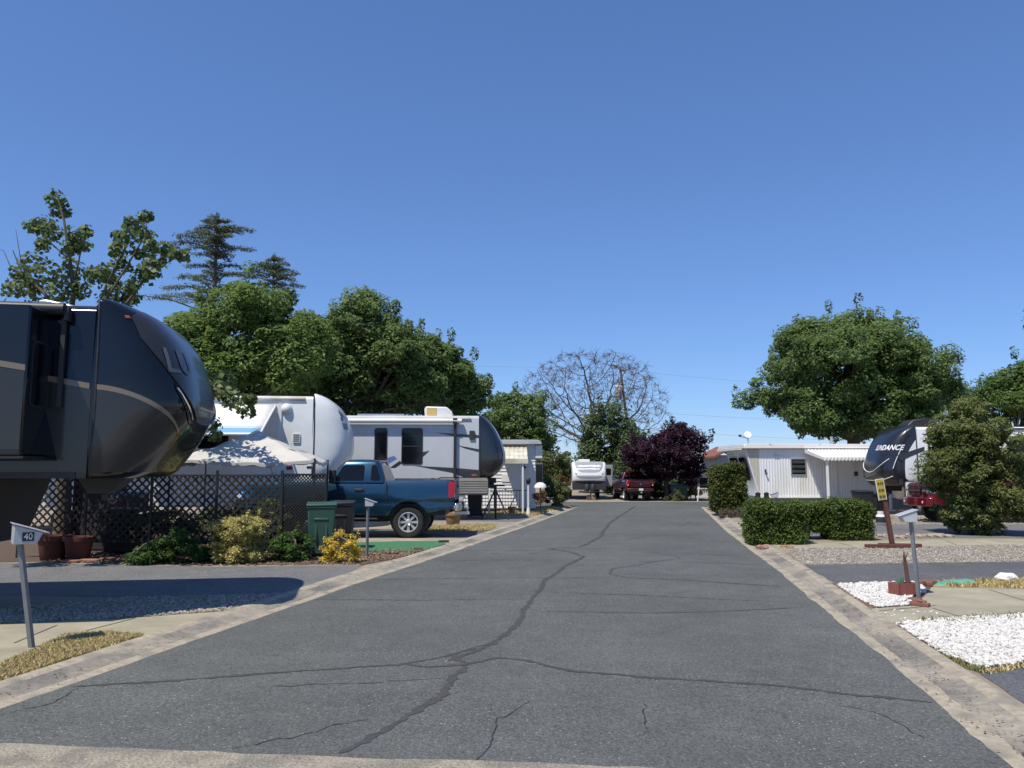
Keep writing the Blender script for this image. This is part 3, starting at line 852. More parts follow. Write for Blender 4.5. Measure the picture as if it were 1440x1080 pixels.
class RV:
    def __init__(self, name, label, loc, rz, side, L, W, z0, zr, zlow, prof, side_mat, cap_mat, lower_mat, over, sq=.72, soft=.85, crown=.08, roof_mat=None, cat='trailer'):
        self.loc, self.rz, self.side, self.L, self.W, self.z0, self.zr, self.zlow = loc, rz, side, L, W, z0, zr, zlow
        r = self.root = thing(name, label, cat, loc, rz)
        rc = .10
        mb = MB()
        poly = [(-W, z0), (W, z0), (W, zr - rc)] + [(W - rc + rc * math.cos(R(a)), zr - rc + rc * math.sin(R(a))) for a in (30, 60, 90)]
        poly += [(0, zr + .03)] + [(-W + rc - rc * math.cos(R(a)), zr - rc + rc * math.sin(R(a))) for a in (90, 60, 30)] + [(-W, zr - rc)]
        mb.prism_x(poly, -L, 0)
        self.body = mb.build('body', side_mat, r, smooth=35)
        mb = MB(); mb.prism_x([(-W + .05, zr - .045), (W - .05, zr - .045), (W - .12, zr + .022), (0, zr + .05), (-W + .12, zr + .022)], -L + .02, -.03)
        mb.build('roof', roof_mat or m_roof_m, r)
        mb = MB(); mb.prism_y([(-L, z0 - .002), (-L, zlow), (-over - .32, zlow), (-over, z0 - .002)], -W + .012, W - .012)
        self.lower = mb.build('lower_body', lower_mat, r, bevel=.03)
        c = self.cap = Cap(prof, W, sq, soft, crown)
        mb = MB(); mb.grid(lambda u, v: c.at(-1 + 2 * u, v), 60, 44)
        bot = [c.at(-1 + 2 * i / 60, 0) for i in range(61)]
        b0 = len(mb.v); mb.v += [tuple(p) for p in bot]; mb.f.append(tuple(range(b0, b0 + 61))); mb.mi.append(0)
        top = [c.at(-1 + 2 * i / 60, 1) for i in range(61)]
        b0 = len(mb.v); mb.v += [tuple(p) for p in top]; mb.f.append(tuple(range(b0, b0 + 61))); mb.mi.append(0)
        self.capo = mb.build('front_cap', cap_mat, r, smooth=35)
        for x in (-L * .66, -L * .66 - .92):
            for sg in (-1, 1): wheel(r, (x, sg * (W - .16), .36), .36, .22, m_alu, sg, spokes=6)
        for sg in (-1, 1):
            mb = MB(); mb.box((-over - .85, sg * (W - .45), zlow / 2 + .22), (.13, .13, zlow - .1 + .1))
            mb.tube([(-over - .85, sg * (W - .45), zlow - .1), (-over - .85, sg * (W - .45), .05)], .04)
            mb.box((-over - .85, sg * (W - .45), .03), (.26, .26, .03))
            mb.build('landing_leg', m_steel_dk, r)
    def xz(self, px, py, off=0.0): return hit(self.loc, self.rz, self.side * (self.W + off), px, py)
    def panel(self, name, poly, mat, off=.004, parent=None, th=None):
        y0 = self.side * (self.W - .01 if th is None else self.W + off - th); y1 = self.side * (self.W + off)
        mb = MB(); mb.prism_y(poly, y0, y1)
        return mb.build(name, mat, parent or self.root)
    def pxpanel(self, name, pp, mat, off=.004, parent=None): return self.panel(name, [self.xz(*p) for p in pp], mat, off, parent)
    def window(self, x0, x1, z0, z1, frame=None, r=.06, bar=False):
        f = self.panel('window', rrect(x0, x1, z0, z1, r), frame or m_blackpl, .022)
        g = self.panel('pane', rrect(x0 + .03, x1 - .03, z0 + .03, z1 - .03, max(.01, r - .02)), m_glass, .026, f)
        if bar: self.panel('window_bar', [(x0 + .02, (z0 + z1) / 2 - .015), (x1 - .02, (z0 + z1) / 2 - .015), (x1 - .02, (z0 + z1) / 2 + .015), (x0 + .02, (z0 + z1) / 2 + .015)], m_steel_dk, .034, f)
        return f
    def lettering(self, name, s, mat, t_c, s_c, width, shear=0.0, fat=.01, flip=1, off=.012, fine=1, hs=1.0):
        vs, fs = text2d(s, shear, fat, fine)
        w = max(v[0] for v in vs) - min(v[0] for v in vs); k = width / w
        c = self.cap
        # arc length tables along t at s_c and along s at t_c
        T = np.linspace(-.98, .98, 197); P_ = [c.at(t, s_c) for t in T]
        aT = np.concatenate([[0], np.cumsum([(b - a).length for a, b in zip(P_, P_[1:])])]); a0 = np.interp(t_c, T, aT)
        S_ = np.linspace(0.01, .99, 99); Q = [c.at(t_c, q) for q in S_]
        aS = np.concatenate([[0], np.cumsum([(b - a).length for a, b in zip(Q, Q[1:])])]); b0 = np.interp(s_c, S_, aS)
        mb = MB()
        out = []
        for x, y in vs:
            t = float(np.interp(a0 + flip * x * k, aT, T)); q = float(np.interp(b0 + y * k * hs, aS, S_))
            out.append(c.pt(t, q, off))
        mb.add(out, fs)
        return mb.build(name, mat, self.root, recalc=False)

# --- black trailer at the numbered letterbox -------------------------------------------------
BL = (-5.42, 10.72, 0); BR = R(9)
bprof = [(1.78, .42, .92), (1.80, .52, .98), (2.1, .76, 1.0), (2.45, 1.00, 1.0), (2.68, 1.10, 1.0), (3.0, 1.05, 1.0), (3.3, .96, .99), (3.6, .82, .98), (3.85, .60, .97), (4.0, .28, .95), (4.04, .08, .93), (4.045, 0.0, .92)]
b = RV('fifth_wheel_trailer', 'glossy black and grey fifth-wheel trailer with rounded smoked front', BL, BR, -1, 10.5, 1.24, 1.78, 3.93, .88, bprof, m_black_paint, m_black_paint, M('matt_dark_grey', (.022, .022, .023), .6), 1.35, sq=.5, soft=.62, crown=.05, roof_mat=m_grey_paint)
c = b.cap
zs = lambda t: 2.93 - .12 * (1 - abs(t)) - .62 * (1 - abs(t)) ** 1.25
# grey paint below the beige stripe, on the cap and on the side wall
mb = MB(); c.patch(mb, -.995, .995, lambda t: c.s_of(1.86), lambda t: c.s_of(zs(t) - .05), .005, 60, 14); mb.build('grey_panel', m_grey_paint, b.root, smooth=40)
for sg in (-1, 1):
    mb = MB(); c.patch(mb, sg * .995, sg * .22, lambda t: c.s_of(zs(t) - .05 * min(1, abs(t) * 1.6)), lambda t: c.s_of(zs(t) + .015 * min(1, abs(t) * 1.6)), .008, 50, 3); mb.build('stripe', m_beige_stripe, b.root, smooth=40)
b.panel('grey_panel', [(0, 1.86), (0, 2.88), (-.62, 3.05), (-.3, 1.86)], m_grey_paint, .005)
b.panel('stripe', [(-.02, 2.885), (-.02, 2.955), (-3.2, 3.53), (-3.2, 3.45)], m_beige_stripe, .008)
b.panel('grey_panel', [(-1.6, 1.86), (-1.6, 3.16), (-9, 4.0 - .35), (-9, 1.86)], m_grey_paint, .0045)
# smoked front window shield
zb = lambda t: 2.52 + 1.05 * abs(t / .7) ** 1.25
zt = lambda t: max(zb(t) + .02, 3.93 - .12 * abs(t / .7) ** 3)
mb = MB(); c.patch(mb, -.70, .70, lambda t: c.s_of(zb(t)), lambda t: c.s_of(zt(t)), .010, 60, 20); sh = mb.build('front_window', m_smoke, b.root, smooth=40)
for sg in (-1, 1):
    mb = MB(); mb.tube([c.pt(sg * t, c.s_of(zb(sg * t)), .012) for t in np.linspace(0, .70, 30)], .012, 6); mb.build('trim', m_grey_paint, sh, smooth=60)
    mb = MB(); c.patch(mb, sg * .10, sg * .42, lambda t: c.s_of(zb(t) - .14 - .05 * math.sin((abs(t) - .1) / .32 * 3.14)), lambda t: c.s_of(zb(t) - .05), .012, 16, 4); lamp = mb.build('headlight', m_glass, b.root, smooth=40)
    mb = MB(); mb.tube([c.pt(sg * t, c.s_of(zb(sg * t) - .10), .02) for t in np.linspace(.14, .40, 12)], .01, 6); mb.build('light_bar', m_chrome, lamp)
    mb = MB(); c.patch(mb, sg * .78, sg * .72, lambda t: c.s_of(3.79), lambda t: c.s_of(3.825), .014, 6, 3); mb.build('marker_light', m_amber, b.root)
b.lettering('lettering', 'LU', M('grey_lettering', (.13, .13, .135), .45), -.27, c.s_of(3.28), .52, fat=.012, off=.022, fine=2)
# trim line where cap meets the wall
for sg in (-1, 1):
    mb = MB(); mb.tube([c.at(sg * .995, q) + Vector((.0, sg * .004, 0)) for q in np.linspace(.02, .97, 40)], .014, 6); mb.build('seam_trim', m_steel_dk, b.root, smooth=60)
# chin with the king pin
mb = MB(); mb.prism_y([(-.5, 1.79), (.15, 1.79), (.05, 1.68), (-.12, 1.56), (-.35, 1.56)], -.2, .2); mb.tube([(-.2, 0, 1.57), (-.2, 0, 1.46)], .045, 12); mb.build('pin_box', m_steel_dk, b.root, bevel=.015)
# slide-out room with end window
x1, zt_ = b.xz(74, 437); sx = x1
mb = MB(); mb.box((sx - 1.9, -1.24 - .26, 2.93), (3.8, .64, 1.76)); so = mb.build('slide_out', m_black_paint, b.root, bevel=.02)
mb = MB(); mb.prism_y([(sx - 3.75, 2.12), (sx - .02, 2.12), (sx - .02, 3.02), (sx - 3.75, 3.6)], -1.24 - .585, -1.24 - .56); mb.build('grey_panel', m_grey_paint, so)
mb = MB(); mb.prism_y([(sx - 3.75, 3.62), (sx - 3.75, 3.70), (sx - .015, 3.10), (sx - .015, 3.03)], -1.24 - .587, -1.24 - .56); mb.build('stripe', m_beige_stripe, so)
mb = MB(); mb.prism_x([(y, z) for y, z in rrect(-1.24 - .47, -1.24 - .08, 2.62, 3.42, .06)], sx - .02, sx + .012); w = mb.build('window', m_blackpl, so)
mb = MB(); mb.prism_x([(y, z) for y, z in rrect(-1.24 - .44, -1.24 - .11, 2.65, 3.39, .05)], sx - .02, sx + .016); mb.build('pane', m_glass, w)
mb = MB(); mb.box((sx - 1.9, -1.24 - .27, 2.03), (3.84, .60, .03)); mb.build('slide_flange', m_blackpl, so)
# rolled awning along the roof edge, vents on the roof, hatch doors below
mb = MB(); mb.tube([(-9.5, -1.24 - .10, 3.86), (-.32, -1.24 - .10, 3.86)], .075, 14); aw = mb.build('awning_roller', m_blackpl, b.root, smooth=50)
mb = MB(); mb.box((-.30, -1.24 - .06, 3.80), (.05, .10, .16)); mb.box((-.34, -1.24 - .04, 3.2), (.05, .05, 1.1)); mb.build('awning_arm', m_steel_dk, b.root)
mb = MB(); mb.prism_y([(-.95, 4.0), (-.35, 4.0), (-.45, 4.05), (-.85, 4.13), (-.95, 4.12)], -.6, -.1); mb.build('roof_vent', m_alu, b.root, bevel=.02)
mb = MB(); mb.prism_y([(-2.6, 4.0), (-1.6, 4.0), (-1.75, 4.14), (-2.5, 4.2)], -.4, .4); mb.build('air_conditioner', m_blackpl, b.root, bevel=.03)
for x in (-3.3, -2.5): 
    d = b.panel('hatch_door', rrect(x, x + .62, 1.0, 1.66, .05), m_grey_paint, .010)
    b.panel('latch', rrect(x + .50, x + .56, 1.25, 1.42, .015), m_blackpl, .022, d)
b.panel('handle', rrect(-.62, -.58, 3.45, 3.75, .015), m_chrome, .05)
b.panel('bumper_strip', [(-1.2, 1.78), (-.12, 1.78), (-.12, 1.86), (-1.2, 1.86)], m_blackpl, .012)

# --- old white trailer with the open awning --------------------------------------------------
WL = (-6.30, 25.0, 0); WR_ = R(6)
wprof = [(1.58, .45, .86), (1.62, .62, .93), (1.9, .88, .99), (2.25, 1.08, 1.0), (2.7, 1.14, 1.0), (3.1, 1.08, .99), (3.5, .93, .98), (3.85, .70, .95), (4.1, .36, .90), (4.2, .08, .85), (4.21, 0, .82)]
w5 = RV('fifth_wheel_trailer', 'old white fifth-wheel trailer with rounded nose and open striped awning', WL, WR_, -1, 9.5, 1.22, 1.58, 4.12, .75, wprof, m_white_old, m_white_old, m_white_old, .9, sq=.5, soft=.62, crown=.06)
c = w5.cap
for sg in (-1, 1):
    mb = MB(); mb.tube([c.at(sg * .995, q) + Vector((0, sg * .006, 0)) for q in np.linspace(.02, .96, 30)], .018, 6); mb.build('seam_trim', m_steel_dk, w5.root, smooth=60)
m_navy = M('navy_decal', (.06, .08, .13), .4)
vs, fs = [], []
def decal(rv, name, polys, tc, sc, k, mat, off=.012):
    cc = rv.cap; mb = MB()
    for poly in polys:
        n = len(poly)
        pts = [cc.pt(tc + x * k, sc + y * k * .8, off) for x, y in poly]
        mb.add(pts, [tuple(range(n))])
    return mb.build(name, mat, rv.root, recalc=False)
decal(w5, 'mountain_logo', [[(-.9, 0), (-.25, .9), (.0, .45), (-.15, .25), (-.05, .0)], [(-.2, .85), (.05, .95), (.45, .25), (.1, .4)], [(.25, .3), (.6, .85), (.95, .1), (.7, .3), (.55, .1)]], -.30, c.s_of(3.40), .15, m_navy)
# the word under the mountains is worn away to a row of upright strokes
for k, (dt, z0_, z1_) in enumerate(((-.125, 3.12, 3.31), (-.085, 3.14, 3.31), (-.045, 3.10, 3.30), (-.005, 3.13, 3.31), (.035, 3.12, 3.29), (.075, 3.14, 3.30))):
    mb = MB(); c.patch(mb, -.30 + dt, -.30 + dt + .022, lambda t: c.s_of(z0_), lambda t: c.s_of(z1_), .012, 3, 4); mb.build('worn_mark', m_navy, w5.root)
mb = MB(); c.patch(mb, -.43, -.20, lambda t: c.s_of(3.285), lambda t: c.s_of(3.315), .013, 10, 2); mb.build('worn_mark', m_navy, w5.root)
mb = MB(); mb.lathe([(.17, 0), (.17, .03), (.14, .09), (.07, .13), (.0001, .14)], 20, (0, 0, 0), 'y')
o = mb.build('round_vent', m_wht, w5.root, smooth=40); x, z = w5.xz(403, 575); o.location = (x, -1.22, z); o.scale = (1, -1, 1)
x, z = w5.xz(417, 616); v_ = w5.panel('vent_box', rrect(x - .11, x + .11, z - .14, z + .14, .02), m_wht, .04)
for k in range(4): w5.panel('louvre', [(x - .09, z - .10 + k * .06), (x + .09, z - .10 + k * .06), (x + .09, z - .075 + k * .06), (x - .09, z - .075 + k * .06)], m_steel_dk, .048, v_)
x, z = w5.xz(407, 658); w5.panel('marker_light', rrect(x - .09, x + .09, z - .05, z + .05, .03), m_red_lens, .03)
for px in (434, 461): 
    x, z = w5.xz(min(px, 436), 657); w5.panel('vent_slot', rrect(x - .06, x + .06, z - .03, z + .03, .02), m_blackpl, .012)
w5.window(-3.4, -2.5, 2.5, 3.3)
# awning: sloping canvas on two arms
ax1 = w5.xz(386, 566)[0]; ax0 = -8.6
m_canvas = M('awning_canvas', (.72, .71, .67), .8, var=.06, vscale=2)
m_bluec = M('blue_canvas_stripe', (.16, .36, .52), .8)
def aw_pt(x, t): return Vector((x, -1.22 - .04 - 2.0 * t, 3.86 - 1.0 * t - .12 * math.sin(math.pi * t)))
aroot = None
bands = [(0, .62, m_canvas), (.62, .70, M('pale_blue_canvas', (.42, .55, .64), .8)), (.70, .92, m_bluec), (.92, 1.0, M('pale_blue_canvas', (.42, .55, .64), .8))]
for i, (t0, t1, mm) in enumerate(bands):
    mb = MB(); mb.grid(lambda u, v: aw_pt(ax0 + (ax1 - ax0) * u, t0 + (t1 - t0) * v), 20, 10)
    o = mb.build('awning' if i == 0 else 'stripe', mm, aroot or w5.root, solid=.006, smooth=60)
    if i == 0: aroot = o
mb = MB(); mb.tube([aw_pt(ax0, 1), aw_pt(ax1, 1)], .045, 10); mb.build('awning_roller', m_wht, w5.root, smooth=50)
for x in (ax1 + .03, ax0 - .03):
    mb = MB(); e = aw_pt(x, 1); mb.tube([(x, -1.25, 3.86), (x, -1.27, 3.8), (e.x, e.y, e.z)], .03, 6)
    mb.tube([(x, -1.25, 1.75), (e.x, e.y, e.z - .03)], .035, 6); mb.build('awning_arm', m_wht, w5.root)
mb = MB(); mb.box((ax1 + .18, -1.24, 2.75), (.10, .05, 2.3)); mb.build('awning_arm_rail', m_wht, w5.root)
mb = MB(); mb.tube([(-9.3, -1.22, 4.05), (-.25, -1.22, 4.05)], .06, 8); mb.build('roof_gutter', m_roof_m, w5.root, smooth=60)

# --- grey trailer with the black nose --------------------------------------------------------
GL = (-1.25, 29.25, 0); GR_ = R(2)
gprof = [(1.55, .40, .86), (1.58, .52, .94), (1.85, .82, .99), (2.15, 1.00, 1.0), (2.5, .98, 1.0), (2.95, .84, .99), (3.3, .66, .98), (3.55, .46, .95), (3.75, .24, .92), (3.84, .04, .88), (3.85, 0, .86)]
g5 = RV('fifth_wheel_trailer', 'light grey fifth-wheel trailer with black nose behind the blue pickup', GL, GR_, -1, 10.0, 1.22, 1.55, 3.80, .72, gprof, m_lgrey, M('gloss_black_cap', (.012, .013, .016), .22, coat=.8), m_lgrey, .25, sq=.5, soft=.6, crown=.05)
c = g5.cap
mb = MB(); c.patch(mb, -.36, .36, lambda t: c.s_of(1.62), lambda t: c.s_of(3.80), .008, 24, 30); mb.build('nose_panel', m_lgrey, g5.root, smooth=40)
m_dkgraph = M('charcoal_decal', (.022, .024, .030), .3, coat=.5)
g5.pxpanel('decal', [(612, 608), (640, 610), (675, 612), (676, 616), (640, 614)], m_dkgraph)
g5.pxpanel('decal', [(642, 626), (675, 632), (675, 636), (655, 631)], m_dkgraph)
g5.pxpanel('decal', [(583, 655), (640, 658), (675, 661), (675, 671), (652, 671), (636, 665)], m_dkgraph)
g5.pxpanel('decal', [(548, 658), (562, 648), (566, 651), (556, 658)], m_dkgraph)
g5.pxpanel('decal', [(592, 636), (604, 634), (594, 643)], m_dkgraph)
g5.pxpanel('decal', [(544, 644), (554, 641), (558, 645), (546, 652)], M('blue_decal', (.10, .18, .42), .4), .006)
g5.pxpanel('upper_band', [(400, 600), (640, 600), (640, 603), (400, 603)], m_lgrey, .003)
for (a, bb, bar) in (((527, 602), (544, 654), False), ((565, 602), (594, 653), True)):
    x0, z1 = g5.xz(*a); x1, z0_ = g5.xz(*bb); g5.window(x0, x1, z0_, z1, r=.08, bar=bar)
g5.window(-7.8, -6.6, 2.3, 3.2, r=.08, bar=True)
mb = MB(); mb.tube([(-9.6, -1.36, 3.62), (-.62, -1.36, 3.62)], .085, 12); mb.build('awning_roller', m_wht, g5.root, smooth=50)
mb = MB(); mb.box((-5.0, -1.24, 3.72), (9.4, .06, .05)); mb.build('roof_gutter', m_roof_m, g5.root)
x = g5.xz(640, 630)[0]
mb = MB(); mb.box((x, -1.30, 2.62), (.10, .10, 2.05)); mb.box((x, -1.34, 3.62), (.16, .2, .2)); mb.build('awning_arm', m_blackpl, g5.root, bevel=.01)
x2, z2 = g5.xz(664, 612); g5.panel('marker_light', rrect(x2 - .1, x2 + .1, z2 - .16, z2 + .16, .03), m_steel_dk, .05)
x2, z2 = g5.xz(667, 668); g5.panel('amber_light', rrect(x2 - .1, x2 + .1, z2 - .035, z2 + .035, .03), m_amber, .03)
for (a, bb) in (((551, 674), (580, 700)), ((583, 674), (604, 700))):
    x0, z1 = g5.xz(*a); x1, z0_ = g5.xz(*bb)
    d = g5.panel('hatch_door', rrect(x0, x1, z0_, z1, .09), m_blackpl, .014); g5.panel('hatch_panel', rrect(x0 + .05, x1 - .05, z0_ + .05, z1 - .05, .06), m_lgrey, .02, d)
x0, z1 = g5.xz(616, 671); x1, z0_ = g5.xz(687, 696)
d = g5.panel('hatch_door', rrect(x0, x1, z0_, z1, .10), m_blackpl, .014)
g5.panel('hatch_panel', rrect(x0 + .04, x1 - .03, z0_ + .03, z1 - .03, .08), m_tan_panel, .018, d)
for k in range(6): g5.panel('louvre', [(x0 + .35, z0_ + .07 + k * .085), (x1 - .06, z0_ + .07 + k * .085), (x1 - .06, z0_ + .11 + k * .085), (x0 + .35, z0_ + .11 + k * .085)], m_tan_panel, .035, d)
x2, z2 = g5.xz(609, 677); g5.panel('power_inlet', rrect(x2 - .1, x2 + .1, z2 - .12, z2 + .12, .09), m_blackpl, .03)
m_yel_ac = M('sun_yellowed_plastic', (.62, .42, .14), .6, var=.1)
mb = MB(); mb.prism_y([(-2.0, 3.8), (-.95, 3.8), (-1.0, 4.0), (-1.2, 4.17), (-1.95, 4.19), (-2.02, 4.1)], -.85, .1); ac = mb.build('air_conditioner', m_wht, g5.root, bevel=.04)
mb = MB(); mb.prism_y([(-1.92, 3.86), (-1.58, 3.86), (-1.58, 4.14), (-1.92, 4.14)], -.872, -.84); mb.build('ac_side', m_yel_ac, ac)
mb = MB(); mb.box((-3.6, -.6, 3.86), (1.7, .8, .07)); mb.build('solar_panel', m_alu, g5.root)
mb = MB(); mb.box((.30, 0, 1.46), (.7, .4, .2)); mb.box((.42, 0, 1.3), (.3, .3, .25)); mb.build('pin_box', m_steel_dk, g5.root, bevel=.02)
mb = MB(); mb.tube([c.at(-.995, q) + Vector((0, -.006, 0)) for q in np.linspace(.02, .96, 30)], .014, 6); mb.build('seam_trim', m_steel_dk, g5.root, smooth=60)

# king-pin tripod under its nose
tp = thing('pin_tripod', 'black steel tripod stand under the nose of the grey trailer', 'stand', (-.62, 28.5, 0))
mb = MB(); mb.box((0, .4, 1.28), (.7, .5, .06)); mb.build('top_plate', m_steel_dk, tp)
mb = MB(); mb.tube([(0, .3, .45), (0, .3, 1.25)], .06, 10); mb.build('column', m_steel_dk, tp)
for a in (200, 340, 90):
    mb = MB(); mb.tube([(0, .3, 1.15), (.55 * math.cos(R(a)), .3 + .55 * math.sin(R(a)), .02)], .03, 8); mb.build('leg', m_steel_dk, tp)
mb = MB(); mb.tube([(.35, .1, 1.15), (.75, -.1, .95), (.55, -.1, .5)], .02, 6); mb.build('hose', m_blackpl, tp)

# --- trailer on the right, white with black nose ---------------------------------------------
SL = (16.35, 32.3, 0); SR_ = R(180)
sprof = [(1.18, 1.0, .85), (1.22, 1.15, .93), (1.5, 1.36, .99), (1.8, 1.42, 1.0), (2.2, 1.36, 1.0), (2.6, 1.20, .99), (2.95, 1.02, .98), (3.25, .80, .97), (3.45, .55, .95), (3.58, .24, .92), (3.63, .02, .88), (3.635, 0, .86)]
s5 = RV('fifth_wheel_trailer', 'white fifth-wheel trailer with tall black lettered nose beside the pale mobile home', SL, SR_, 1, 9.5, 1.22, 1.18, 3.56, .6, sprof, m_white_gel, M('satin_black_cap', (.014, .016, .020), .28, coat=.5), m_white_gel, -.1, sq=.52, soft=.62, crown=.05)
c = s5.cap
m_wdecal = M('white_decal', (.78, .78, .77), .4)
s5.lettering('lettering', 'SUNDANCE', m_wdecal, .27, c.s_of(2.74), 1.42, shear=.25, fat=.025, flip=1, off=.016, fine=1, hs=1.25)
for sg in (-1, 1):
    mb = MB(); mb.tube([c.pt(sg * t, c.s_of(1.75 + .55 * (t / .5)), .012) for t in np.linspace(.0, .5, 16)], .016, 5); mb.build('stripe', m_wdecal, s5.root)
    mb = MB(); mb.tube([c.pt(sg * t, c.s_of(1.42 + .18 * (t / .6) ** 2), .012) for t in np.linspace(.0, .6, 16)], .014, 5); mb.build('stripe', m_wdecal, s5.root)
    mb = MB(); mb.tube([c.pt(sg * (.62 + .12 * q), c.s_of(1.9 + .75 * q), .012) for q in np.linspace(0, 1, 12)], .016, 5); mb.build('stripe', m_wdecal, s5.root)
    mb = MB(); c.patch(mb, sg * .78, sg * .70, lambda t: c.s_of(3.36), lambda t: c.s_of(3.44), .012, 6, 3); mb.build('marker_light', m_blackpl, s5.root)
# side of the cap is white again behind the black nose
mb = MB(); c.patch(mb, .86, .995, lambda t: c.s_of(1.30 + 2.2 * max(0, .955 - t)), lambda t: c.s_of(2.35 + (t - .86) * 5.2), .006, 10, 20); mb.build('white_panel', m_white_gel, s5.root, smooth=40)
s5.pxpanel('decal', [(1262, 640), (1300, 628), (1300, 634), (1266, 648)], m_dkgraph, .006)
s5.panel('red_band', [(-9.4, 1.75), (-4.0, 1.75), (-3.6, 2.12), (-9.4, 2.12)], m_red_lens, .006)
mb = MB(); mb.box((-5.0, 1.24, 3.50), (9.2, .05, .06)); mb.build('roof_gutter', m_blackpl, s5.root)
mb = MB(); mb.prism_y([(-1.3, 3.56), (.0, 3.56), (-.06, 3.72), (-.3, 3.92), (-.7, 3.98), (-1.25, 3.96)], -.4, .45); mb.build('air_conditioner', m_blackpl, s5.root, bevel=.05)
x0, z1 = s5.xz(1271, 676); x1, z0_ = s5.xz(1330, 708)
d = s5.panel('hatch_door', rrect(min(x0, x1), max(x0, x1), z0_, z1, .1), m_blackpl, .014); s5.panel('hatch_panel', rrect(min(x0, x1) + .05, max(x0, x1) - .05, z0_ + .05, z1 - .05, .07), m_white_gel, .02, d)
x2, z2 = s5.xz(1267, 678); s5.panel('power_inlet', rrect(x2 - .08, x2 + .08, z2 - .12, z2 + .12, .07), m_steel_dk, .03)
s5.window(-4.6, -3.6, 2.2, 3.0, r=.08); s5.window(-7.0, -6.2, 2.2, 3.0, r=.08)
mb = MB(); mb.box((.55, 0, 1.08), (.7, .4, .2)); mb.box((.75, 0, .95), (.3, .3, .2)); mb.build('pin_box', m_steel_dk, s5.root, bevel=.02)
# ------------------------------------------------------------------ pickups
WR = .41; XR, XF = -1.75, 1.86
def t_top(x): return float(np.interp(x, [-2.95, -2.6, -1.15, .9, 1.4, 2.3, 2.7, 2.85], [1.47, 1.49, 1.49, 1.47, 1.46, 1.42, 1.34, 1.22]))
def t_bot(x):
    z = float(np.interp(x, [-2.95, -2.3, -1.2, 1.3, 2.5, 2.85], [.78, .66, .58, .58, .60, .66]))
    for cx in (XR, XF):
        d = abs(x - cx)
        if d < .54: z = max(z, WR + math.sqrt(max(0, .54 ** 2 - d * d)) * 1.02)
    return z
def t_y(x, z):
    y = .98 - .13 * max(0, (z - 1.0) / .5) ** 2 - .05 * max(0, (.95 - z) / .4) ** 2
    for cx in (XR, XF):
        d = math.hypot(x - cx, z - WR)
        y += .035 * math.exp(-((d - .58) / .16) ** 2) if z > WR else 0
    y -= .025 * math.exp(-((z - .92) / .05) ** 2)
    if x > 2.1: y -= .26 * ((x - 2.1) / .75) ** 2.2
    if x < -2.75: y -= .05 * ((-2.75 - x) / .2) ** 2
    return y
def c_hw(v): return .915 - .20 * v ** 1.25
def c_xf(v): return .36 - .24 * v - .06 * v * v
def c_xr(v): return -1.14 + .20 * v
C_Z0, C_Z1 = 1.44, 1.98
